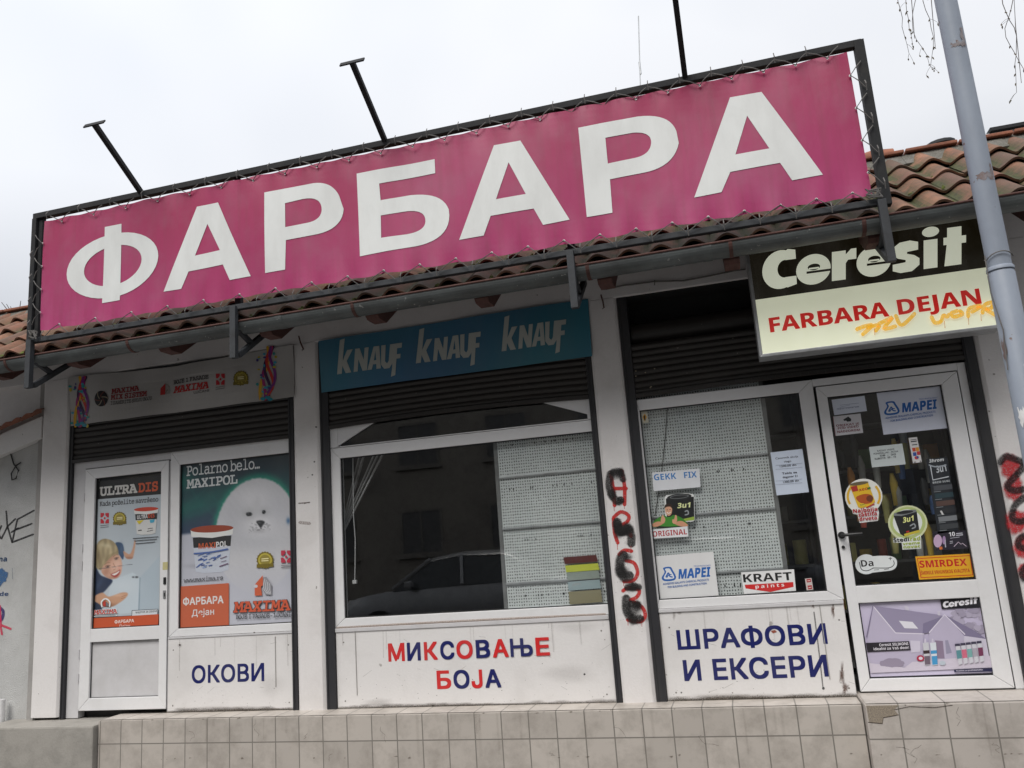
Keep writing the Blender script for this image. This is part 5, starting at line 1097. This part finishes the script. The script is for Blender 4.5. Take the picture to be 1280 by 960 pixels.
# ------------------------------------------------------------------ behind the glass: perforated display panels, swatches, shelves
def pegs(x0, x1, y, zs, label, cat, slant=0):
    t_ = thing('display_panel', label, cat)
    for i in range(len(zs)-1):
        MB().box(x0, y, zs[i]+.012, x1, y+.02, zs[i+1]).build('perforated_sheet', m_peg, t_)
        b = MB(); b.box(x0, y-.016, zs[i]-.006, x1, y+.01, zs[i]+.011); b.build('shelf_rail', m_alu, t_, bevel=.003)
    b = MB(); b.box(x0-.03, y-.005, zs[0], x0-.001, y+.03, zs[-1]); b.box(x1+.001, y-.005, zs[0], x1+.03, y+.03, zs[-1]); b.build('upright', m_shelf, t_)
    for k in range(26):
        pass
    hk = MB(); 
    for zi in zs[1:]:
        for k in range(9):
            x = random.uniform(x0+.05, x1-.05); hk.box(x, y-.003, zi-.10, x+.008, y-.0005, zi-.085)
    hk.build('hook_slots', m_dark, t_)
    return t_
PYa = .075
za = [at(640, y, PYa).z for y in (900, 733, 660, 597, 520)]
zw = [at(690, 727, PYa).z, at(690, 657, PYa).z, at(690, 592, PYa).z]
xa = at(627, 640, PYa).x
pegs(xa, -.93, PYa, [.9, zw[0], zw[1], zw[2], 2.50], 'grey perforated display panel behind the right part of the middle window', 'display panel')
zw3 = [at(900, 716, PYa).z, at(900, 641, PYa).z, at(900, 573, PYa).z]
xb = at(967, 620, PYa).x
pegs(-.68, xb, PYa, [.9, zw3[0], zw3[1], zw3[2], 2.8], 'grey perforated display panel behind the GEKK FIX notice in the right window', 'display panel')
sw = thing('colour_swatch_board', 'stack of colour sample strips from dark red to beige in the middle window corner', 'colour chart')
cols = [rgb(92, 22, 20), rgb(206, 212, 70), rgb(150, 160, 152), rgb(160, 178, 182), rgb(150, 142, 112)]
ys = [(640, 672, 400, 558), (680, 712, 408, 566), (714, 752, 415, 568), (758, 800, 420, 574), (806, 866, 425, 580)]
for c, (y0, y1, xl, xr) in zip(cols, ys):
    a = Art(.05, 600, 530, 3.84); a.poly([(xl, y0), (xr, y0-12), (xr+8, y1-12), (xl+6, y1)], c); a.build('swatch_strip', m_print, sw)
# leaning pale slats and a hanging cord in the middle window
ls = MB()
for k, (xt, xb_) in enumerate(((250, 50), (225, 40), (205, 34), (150, 40), (130, 34))):
    p, q = at(420+xt/4.364, 560+44/4.364, .2+.02*k), at(420+xb_/4.364, 560+440/4.364, .2+.02*k); d = (q-p); ls.beam(p-d*.02, q+d*.9, .018 if k < 3 else .03, .01)
tag(ls.build('leaning_slats', m_pvcgrey), 'pale slats leaning in the upper left corner inside the middle window', 'slats')
cd_ = thing('plug_cable', 'thin white cord with a small plug hanging left inside the middle window', 'cord')
pts = [at(420+x/4.364, 560+y/4.364, .12) for x, y in ((92, 40), (95, 365), (105, 500), (104, 640), (102, 720))]; MB().tube(pts, .004, 6).build('cord', m_pvc, cd_)
q = pts[-1]; MB().box(q.x-.018, q.y-.012, q.z-.03, q.x+.018, q.y+.012, q.z+.0).build('plug', m_pvc, cd_, bevel=.004)
cb = [at(740+x/4, 460+y/4, .06) for x, y in ((378, 195), (365, 360), (350, 500), (330, 640), (315, 740))]; tag(MB().tube(cb, .003, 6).build('cable', m_black), 'thin dark cable hanging inside the right window past the GEKK FIX notice', 'cable')
# shelves with goods
GC = [(.35, .06, .04), (.45, .32, .05), (.08, .14, .3), (.3, .3, .28), (.1, .2, .08), (.5, .2, .05), (.05, .05, .05), (.35, .33, .12)]
gm = [M('package_colour', tuple(min(.8, x*1.7) for x in c), c, .4, bmp=0) for c in GC]
def shelf_unit(x0, x1, y, label, lev=(.55, .95, 1.3, 1.65, 2.0, 2.35)):
    t_ = thing('shelf_unit', label, 'shelf')
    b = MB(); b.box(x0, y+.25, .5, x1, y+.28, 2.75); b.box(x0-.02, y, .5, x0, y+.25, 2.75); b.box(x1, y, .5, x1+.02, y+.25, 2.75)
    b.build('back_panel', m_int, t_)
    for z in lev: MB().box(x0, y, z, x1, y+.25, z+.02).build('shelf_board', m_shelf, t_)
    return t_
u1 = shelf_unit(.58, 1.55, .75, 'dim shelf unit with paint supplies facing the right door')
u2 = shelf_unit(-.1, .52, .9, 'dim shelf unit deeper inside behind the right window')
proto = {}
def goods(x0, x1, y, lev):
    for z in lev:
        x = x0+.03
        while x < x1-.1:
            k = random.randrange(len(gm)); w, h_ = random.uniform(.05, .12), random.uniform(.1, .26)
            if random.random() < .5: o = MB().box(x, y+.03, z+.022, x+w, y+.18, z+.022+h_).build('goods_box', gm[k], bevel=.004)
            else: o = MB().tube([(x+w/2, y+.1, z+.022), (x+w/2, y+.1, z+.022+h_*.8), (x+w/2, y+.1, z+.022+h_*.82)], [w/2, w/2, w/2*.9], 14).build('paint_can', gm[k])
            tag(o, 'small package or can standing on a dim shelf inside the shop', 'goods', 'packages on the dim shelves'); x += w + random.uniform(.005, .05)
goods(.58, 1.55, .75, (.95, 1.3, 1.65, 2.0)); goods(-.1, .5, .9, (1.3, 1.65, 2.0))
# rolls and tools hanging behind the door glass
for i, (x, z, c) in enumerate(((.82, 2.02, 5), (.9, 2.1, 3), (1.0, 2.12, 3), (.84, 1.85, 5), (1.1, 1.95, 1), (1.15, 2.2, 1), (.78, 2.15, 6), (.95, 1.8, 7), (1.35, 2.1, 3), (1.3, 1.9, 6)) + tuple((random.uniform(.74, 1.4), random.uniform(1.5, 2.35), random.randrange(8)) for _ in range(16))):
    h_ = random.uniform(.12, .28); o = MB().tube([(x, .4, z), (x+.005, .4, z-h_*.3), (x, .4, z-h_)], [.012, .028, .02], 10).build('hanging_tool', gm[c], smooth=True)
    tag(o, 'painting tool hanging in the dim shop behind the right door', 'tool', 'tools hanging behind the door glass')

# ------------------------------------------------------------------ street lamp post in front of the shop
pole = thing('lamp_post', 'blue grey painted steel post with peeling paint in front of the right pillar', 'post')
px_, py_ = 1.421, -1.6
MB().tube([(px_, py_, 0), (px_+.004, py_, 2.8), (px_+.004, py_, 2.815)], [.0655, .0625, .055], 24).build('lower_tube', m_pole, pole, smooth=True)
MB().tube([(px_+.004, py_, 2.8), (px_-.008, py_, 7.0)], [.0565, .05], 24).build('upper_tube', m_pole, pole, smooth=True)
MB().tube([(px_+.004, py_, 2.815), (px_+.004, py_, 2.83), (px_+.004, py_, 2.836)], [.0645, .0635, .058], 24).build('joint_ring', m_pole, pole, smooth=True)
MB().tube([(px_-.008, py_, 7.0), (px_-.02, py_-.3, 7.2), (px_-.02, py_-.9, 7.3)], [.04, .035, .03], 14).build('lamp_arm', m_pole, pole, smooth=True)
MB().tube([(px_-.02, py_-.85, 7.28), (px_-.02, py_-1.1, 7.3), (px_-.02, py_-1.4, 7.31)], [.06, .11, .05], 14).build('lamp_head', m_alu, pole, smooth=True)
b = MB(); b.tube([(px_-.06, py_-.02, 2.9), (px_-.068, py_-.03, 2.7), (px_-.05, py_-.045, 2.5), (px_-.06, py_-.03, 2.3)], .003, 6); b.tube([(px_-.062, py_-.01, 2.88)] + [(px_+.004+.066*math.cos(t_), py_-.068*math.sin(t_), 2.86+.04*math.sin(t_)) for t_ in [math.pi-.3*k for k in range(1, 10)]], .003, 6); b.build('wire', m_cord, pole)
def curved_patch(name, mat, ang0, ang1, z0, z1, rag=.02, r=.0665):
    n, m_ = 8, 6; b = MB(); vs = []
    for j in range(m_+1):
        for i in range(n+1):
            t_ = ang0+(ang1-ang0)*i/n; zz = z0+(z1-z0)*j/m_ + (random.uniform(-rag, rag) if j in (0, m_) else 0); t2 = t_+(random.uniform(-.12, .12) if i in (0, n) else 0)
            vs.append((px_+.003+r*math.cos(t2), py_+r*math.sin(t2), zz))
    b.add(vs, [(j*(n+1)+i, j*(n+1)+i+1, (j+1)*(n+1)+i+1, (j+1)*(n+1)+i) for j in range(m_) for i in range(n)]); return b.build(name, mat, pole)
curved_patch('paper_remnant', m_paper, -1.7, -.3, 2.16, 2.30); curved_patch('paper_remnant', m_paper, -2.6, -1.9, 2.02, 2.10)
m_worn = M('bare_worn_metal', (.16, .11, .10), (.32, .34, .38), .6, 14, 60, bmp=.2)
for a0, a1, z0, z1 in ((-2.3, -.8, 3.30, 3.335), (-1.0, -.7, 3.3, 3.38), (-2.2, -1.0, 4.06, 4.085), (-1.2, -.9, 4.06, 4.16)): curved_patch('rust_patch', m_worn, a0, a1, z0, z1, .012, .0565)
curved_patch('rust_patch', m_worn, -2.9, -2.55, 2.36, 2.46, .02, .066)

# ------------------------------------------------------------------ left neighbour: sloped gateway wall with tile coping, graffiti, stub pipe
nb = thing('gateway_wall', 'rough white stucco gateway with sloping tile coping and graffiti left of the shop', 'wall')
MB().box(-7.45, .05, 0, -6.202, .15, 2.895).build('stucco_wall', m_stucco, nb)
def zl(x, z0): return z0 + (x+6.14)*.24
b = MB(); b.prism([(-7.45, zl(-7.45, 2.905)), (-6.14, zl(-6.14, 2.925)), (-6.14, zl(-6.14, 3.13)), (-7.45, zl(-7.45, 3.11))], -.02, .049); b.build('gable_band', m_white, nb, bevel=.006)
b = MB(); w_ = 14; cols_ = 12
for c in range(cols_):
    xo = -7.5+c*.117
    for xi in range(4):
        p0_, p1_ = xi/4, (xi+1)/4; f = lambda p: .025*math.sin(math.pi*p)
        xa_, xb_ = xo+.117*p0_, xo+.117*p1_
        b.add([(xa_, -.07, zl(xa_, 3.17)+f(p0_)), (xb_, -.07, zl(xb_, 3.17)+f(p1_)), (xb_, .15, zl(xb_, 3.22)+f(p1_)), (xa_, .15, zl(xa_, 3.22)+f(p0_)), (xa_, -.07, zl(xa_, 3.14)), (xb_, -.07, zl(xb_, 3.14))], [(0, 1, 2, 3), (4, 5, 1, 0)])
b.build('tile_coping', m_ridge, nb)
MB().tube([(-6.44, -.02, 0), (-6.44, -.02, .63)], .028, 14).build('stub_pipe', m_pvc, nb, smooth=True)
MB().tube([at(*p_, .04) for p_ in ((13, 566), (17, 580), (23, 588), (20, 598), (15, 600), (14, 592), (20, 582), (26, 578))], .006, 6).build('wire_loop', m_black, nb)
a = Art(.0495, 0, 600, 4.3625); G_ = rgb(24, 22, 26, .97)
for pts in ([(34, 170), (40, 250), (66, 340)], [(84, 212), (40, 255), (8, 320)], [(62, 285), (100, 262)], [(186, 166), (95, 215), (66, 340)], [(174, 238), (85, 272)], [(182, 296), (66, 340)], [(8, 250), (-10, 290), (6, 320)]): a.stroke(pts, 9, G_, soft=.2, curve=False)
a.text('Tina', (-44, 446), (38, 444), 28, rgb(46, 74, 110, .95), .05); a.blot(2, 525, 40, 52, rgb(50, 100, 150, .95), core=.85, rag=.12); a.text('ovde', (-52, 634), (46, 632), 22, rgb(60, 84, 124, .95), .04)
a.stroke([(-10, 690), (18, 715), (10, 760), (-15, 765)], 14, rgb(50, 40, 110, .95), soft=.3); a.stroke([(0, 685), (6, 800)], 10, rgb(210, 40, 90, .95), soft=.3); a.stroke([(5, 790), (60, 812)], 11, rgb(214, 60, 90, .95), soft=.3); a.stroke([(4, 800), (12, 842)], 10, rgb(214, 60, 90, .95), soft=.3)
a.stroke([(68, 480), (70, 540)], 2.5, rgb(90, 120, 140, .6))
a.build('graffiti', m_spray, nb)

# ------------------------------------------------------------------ small wires and hooks under the eave
b = MB(); b.tube([at(720+x/4.174, 330+y/4.174, -.045) for x, y in ((155, 132), (250, 112), (410, 92), (560, 88), (700, 62), (820, 36), (885, 28))], .006, 6)
b.tube([at(720+410/4.174, 330+y/4.174, -.045) for y in (85, 110)], .004, 5)
tag(b.build('wall_cable', m_cord), 'thin loose cable running along the white lintel above the dark shutter opening', 'cable')
b = MB(); b.tube([at(720+x/4.174, 330+y/4.174, -.06) for x, y in ((130, 160), (140, 195), (146, 228), (138, 234))], .006, 6); tag(b.build('wire_hook', m_rust), 'short rusty wire hook hanging at the top of the graffiti pillar', 'hook')
b = MB(); b.tube([at(200+x/3.69, 420+y/3.69, -.06) for x, y in ((640, 0), (648, 30), (662, 62), (655, 66))], .007, 6); tag(b.build('wire_hook', m_rust), 'short rusty wire hook on the pillar between the two fabric banners', 'hook')

# ------------------------------------------------------------------ beyond the roof: antenna, trees, a far roof
an = thing('antenna_mast', 'hair thin antenna mast rising beyond the sign against the pale sky', 'antenna')
p, q = at(801, 128, 5), at(798, 20, 5); MB().tube([(p.x, 5, 4.2), p, q], .008, 6).build('mast', m_alu, an)
b = MB(); c_ = at(800, 85, 5); b.tube([c_+Vector((0, 0, .1)), c_-Vector((0, 0, .1))], .014, 6); b.build('coil', m_alu, an)
def grow(b, lv, p, d, L, r, depth, droop, spread):
    pts = [p]; n = 5; q = p.copy(); dd = d.copy()
    for i in range(n):
        dd = (dd + Vector((random.uniform(-.18, .18), random.uniform(-.18, .18), random.uniform(-.1, .1)-droop))).normalized(); q = q + dd*(L/n); pts.append(q.copy())
    b.tube(pts, [r*(1-.55*i/n) for i in range(n+1)], 5 if depth < 2 else 7)
    if depth == 0:
        for i in range(3):
            c = pts[-1-i]; s_ = random.uniform(.03, .06); v = Vector((random.uniform(-1, 1), random.uniform(-1, 1), random.uniform(-1.2, -.2))).normalized()*s_*1.6; w = v.cross(Vector((0, 1, .3))).normalized()*s_*.45
            lv.add([c, c+v*.5+w, c+v, c+v*.5-w], [(0, 1, 2, 3)])
        return
    for k in range(spread):
        i = random.randint(2, n); nd = (dd + Vector((random.uniform(-1, 1), random.uniform(-1, 1), random.uniform(-.4, .8)))*.8).normalized()
        grow(b, lv, pts[i], nd, L*random.uniform(.55, .75), r*.5, depth-1, droop+.02, spread)
def tree(base, H, label, targets):
    t_ = thing('bare_tree', label, 'tree'); tr, br, lv = MB(), MB(), MB()
    top = Vector(base)+Vector((0, 0, H*.55)); tr.tube([base, Vector(base)+Vector((.05, .03, H*.25)), top], [.17, .14, .1], 12); tr.build('trunk', m_bark, t_, smooth=True)
    for k in range(7): grow(br, lv, top-Vector((0, 0, random.uniform(0, H*.12))), Vector((random.uniform(-.3, 1), random.uniform(-.6, .9), random.uniform(.3, 1))).normalized(), H*.26, .05, 2, .0, 3)
    for tg in targets:                     # long limbs that end in drooping twigs
        e = Vector(tg); mid = (top+e)/2+Vector((0, 0, H*.36)); up = e+Vector((.3, .1, 2.2))
        br.tube([top, mid, up, e+Vector((.14, 0, 1.2)), e+Vector((.06, 0, .3))], [.05, .03, .012, .006, .004], 6)
        for j in range(2):
            q = up+Vector((random.uniform(-.2, .2), random.uniform(-.15, .15), 0)); z1 = e.z+random.uniform(0, .25); pts = [q]; n_ = 14; dz = (q.z-z1)/n_; vx = 0
            for i in range(n_):
                vx = vx*.6+random.uniform(-.035, .035)+(e.x+random.uniform(-.06, .1)-q.x)*.12; q = q+Vector((vx, random.uniform(-.02, .02), -dz)); pts.append(q.copy())
            br.tube(pts, [.007-.004*i/n_ for i in range(n_+1)], 5)
            for i, c in enumerate(pts[5:]):
                for _ in range(random.randint(0, 2) + (i > 6)):
                    if random.random() < .35: tip = c+Vector((random.uniform(-.12, .12), 0, -random.uniform(.05, .14))); br.tube([c, (c+tip)/2+Vector((0, 0, .01)), tip], .0025, 4)
                    else: tip = c
                    v = Vector((random.uniform(-.7, .7), random.uniform(-.4, .4), -1)).normalized()*random.uniform(.03, .075); w = v.cross(Vector((0, 1, .2))).normalized()*.012; lv.add([tip, tip+v*.5+w, tip+v, tip+v*.5-w], [(0, 1, 2, 3)])
    br.build('branches', m_bark, t_); lv.build('leaves', m_leaf, t_); return t_
tree((8.2, 7, 0), 8.5, 'drooping bare tree whose dry twigs hang beside the lamp post top', [at(1142, 72, 6), at(1168, 84, 6), at(1276, 128, 6.5)])
tl_ = thing('bare_sapling', 'leafless sapling poking up above the tiled roof at the left edge', 'tree')
b = MB(); c0 = at(18, 404, 5); b.tube([(c0.x, 5, 0), (c0.x, 5, c0.z-1), c0], [.06, .03, .012], 8); b.build('trunk', m_bark, tl_)
b = MB()
for e in ((2, 378), (8, 380), (26, 376), (24, 392), (-6, 390), (13, 383)): m_ = at((e[0]+18)/2+2, (e[1]+404)/2, 5); b.tube([c0-Vector((0, 0, .1)), m_, at(*e, 5)], [.012, .009, .005], 5)
b.build('branches', m_bark, tl_)
fr = thing('far_house', 'pale edge of a farther house roof showing beyond the ridge at right', 'house')
fx = at(1240, 172, 9); MB().box(fx.x, 9, 0, fx.x+4, 13, fx.z-.12).build('wall', m_greywall, fr)
b = MB(); b.box(fx.x-.2, 8.8, fx.z-.12, fx.x+4.2, 13.2, fx.z+.0); b.build('roof', m_pvcgrey, fr, bevel=.01); MB().box(fx.x-.1, 8.7, fx.z+.0, fx.x+4.2, 13.2, fx.z+.06).build('roof_edge', m_steel, fr)
vp = at(1176, 184, 1.2); vt = thing('roof_vent', 'small dark capped vent on the roof beside the lamp post', 'vent'); MB().tube([(vp.x, 1.2, 4.2), (vp.x, 1.2, vp.z)], .06, 12).build('pipe', m_steel, vt, smooth=True); MB().tube([(vp.x, 1.2, vp.z), (vp.x, 1.2, vp.z+.03), (vp.x, 1.2, vp.z+.05)], [.13, .12, .02], 14).build('cap', m_steel, vt, smooth=True)

# ------------------------------------------------------------------ across the street (seen mirrored in the shop windows)
ap = thing('apartment_block', 'grey apartment block across the street, mirrored faintly in the middle window', 'building')
AY = -21.0
m_apt = M('apartment_render', (.40, .37, .32), (.26, .24, .22), .85, .6, 20, bmp=.3)
MB().box(-34, AY-9, -.2, 30, AY, 16.2).build('wall', m_apt, ap)  # extra height added to cut low sky light on the wall under the eave
MB().box(-34.4, AY-9.4, 16.2, 30.4, AY+.5, 16.5).build('roof', m_conc, ap)
w0 = None
for r in range(5):
    for c in range(14):
        x = -24+c*3.3; z = 1.6+r*3.1
        if w0 is None:
            w0 = frame_ring(-.8, .8, 0, 1.6, .09, AY-.02, AY+.03).build('window', m_conc, ap); MB().box(-.03, AY+.0, .09, .03, AY+.028, 1.51).build('mullion', m_conc, w0); g = MB(); g.add([(-.72, AY+.008, .08), (.72, AY+.008, .08), (.72, AY+.008, 1.52), (-.72, AY+.008, 1.52)], [(0, 1, 2, 3)]); g.build('pane', m_shelf, w0); MB().box(-.9, AY+.0, -.08, .9, AY+.12, -.0).build('sill', m_conc, w0); o = w0
        else: o = link_copy(w0, ap)
        o.location = (x, 0, z)
fe = thing('garden_fence', 'pale upright slat fence before the apartment block, mirrored in the middle window', 'fence')
b = MB()
for k in range(40): b.box(-9+k*.16, -18.02, -.05, -9+k*.16+.07, -18, 1.3)
b.build('slats', m_alu, fe); b = MB(); b.box(-9, -18.05, .2, -2.6, -18.021, .28); b.box(-9, -18.05, 1.0, -2.6, -18.021, 1.08); b.build('rails', m_alu, fe)
def car(label, mat, loc, rot):
    t_ = thing('parked_car', label, 'car', 'cars parked across the street')
    st = [(-2.2, .35, .62, .74), (-2.1, .28, .78, .82), (-1.6, .25, .86, .87), (-.9, .24, .93, .88), (0, .24, .95, .88), (.9, .24, .97, .88), (1.6, .25, .98, .86), (2.05, .28, .95, .82), (2.2, .4, .8, .74)]
    b = MB(); vs = []
    for x, zb_, zt_, w in st:
        h_ = zt_-zb_
        for y, z in ((-w*.9, zb_), (-w, zb_+h_*.3), (-w, zb_+h_*.7), (-w*.9, zt_), (-w*.5, zt_+.02), (w*.5, zt_+.02), (w*.9, zt_), (w, zb_+h_*.7), (w, zb_+h_*.3), (w*.9, zb_)): vs.append((x, y, z))
    n = 10; fs = [(i*n+k, i*n+(k+1) % n, (i+1)*n+(k+1) % n, (i+1)*n+k) for i in range(len(st)-1) for k in range(n)] + [tuple(range(n)), tuple((len(st)-1)*n+k for k in range(n))]
    b.add(vs, fs); b.build('body', mat, t_, smooth=True)
    b = MB(); vs = []
    cab = [(-1.15, .9, .80, .94), (-.45, .92, .66, 1.38), (.1, .94, .64, 1.44), (.9, .95, .62, 1.42), (1.75, .95, .74, 1.0)]
    for x, z0, w, z1 in cab:
        for y, z in ((-.82, z0), (-w, z1-.05), (-w*.8, z1), (w*.8, z1), (w, z1-.05), (.82, z0)): vs.append((x, y, z))
    n = 6; b.add(vs, [(i*n+k, i*n+(k+1) % n, (i+1)*n+(k+1) % n, (i+1)*n+k) for i in range(len(cab)-1) for k in range(n)]); b.build('cabin_glass', m_cglass, t_)
    b = MB(); 
    rf = [(-.47, .64, 1.385), (.1, .63, 1.45), (.9, .61, 1.43), (1.05, .6, 1.38)]; vs = []
    for x, w, z1 in rf:
        for y, z in ((-w-.03, z1-.06), (-w*.8, z1+.004), (w*.8, z1+.004), (w+.03, z1-.06)): vs.append((x, y, z))
    b.add(vs, [(i*4+k, i*4+k+1, (i+1)*4+k+1, (i+1)*4+k) for i in range(3) for k in range(3)]); b.build('roof_panel', mat, t_, smooth=True)
    b = MB()
    for sgn in (-1, 1):
        for p, q in (((-1.17, .81, .93), (-.46, .67, 1.37)), ((.18, .83, .95), (.12, .65, 1.42)), ((1.05, .62, 1.38), (1.78, .76, .99))): b.beam((p[0], sgn*p[1], p[2]), (q[0], sgn*q[1], q[2]), .06, .05)
    b.build('window_pillars', mat, t_, bevel=.01)
    for x in (-1.4, 1.4):
        for y in (-.84, .84):
            w = MB().tube([(x, y-.1, .31), (x, y+.1, .31)], .31, 24).build('wheel', m_rubber, t_, smooth=False); s_ = 1 if y > 0 else -1
            MB().tube([(x, y+s_*.09, .31), (x, y+s_*.106, .31)], .2, 16).build('rim', m_alu, w)
    for y in (-.6, .6): MB().box(-2.2, y-.16, .62, -2.08, y+.16, .74).build('headlight', m_alu, t_, bevel=.03)
    for y in (-.65, .65): MB().box(2.1, y-.14, .72, 2.2, y+.14, .86).build('tail_light', gm[0], t_, bevel=.02)
    for y in (-.92, .92): MB().box(-.85, y-.08, .93, -.72, y+.08, 1.05).build('wing_mirror', mat, t_, bevel=.03)
    t_.location = loc; t_.rotation_euler = (0, 0, rot); t_.scale = (1.1, 1.05, 1.2); return t_
car('dark grey sedan parked behind the viewpoint, mirrored in the middle window', m_car1, (-.95, -7.62, -.12), math.radians(9))
car('silver sedan parked behind the dark one, its nose mirrored at the middle window edge', m_car2, (-5.3, -9.6, -.12), math.radians(4))
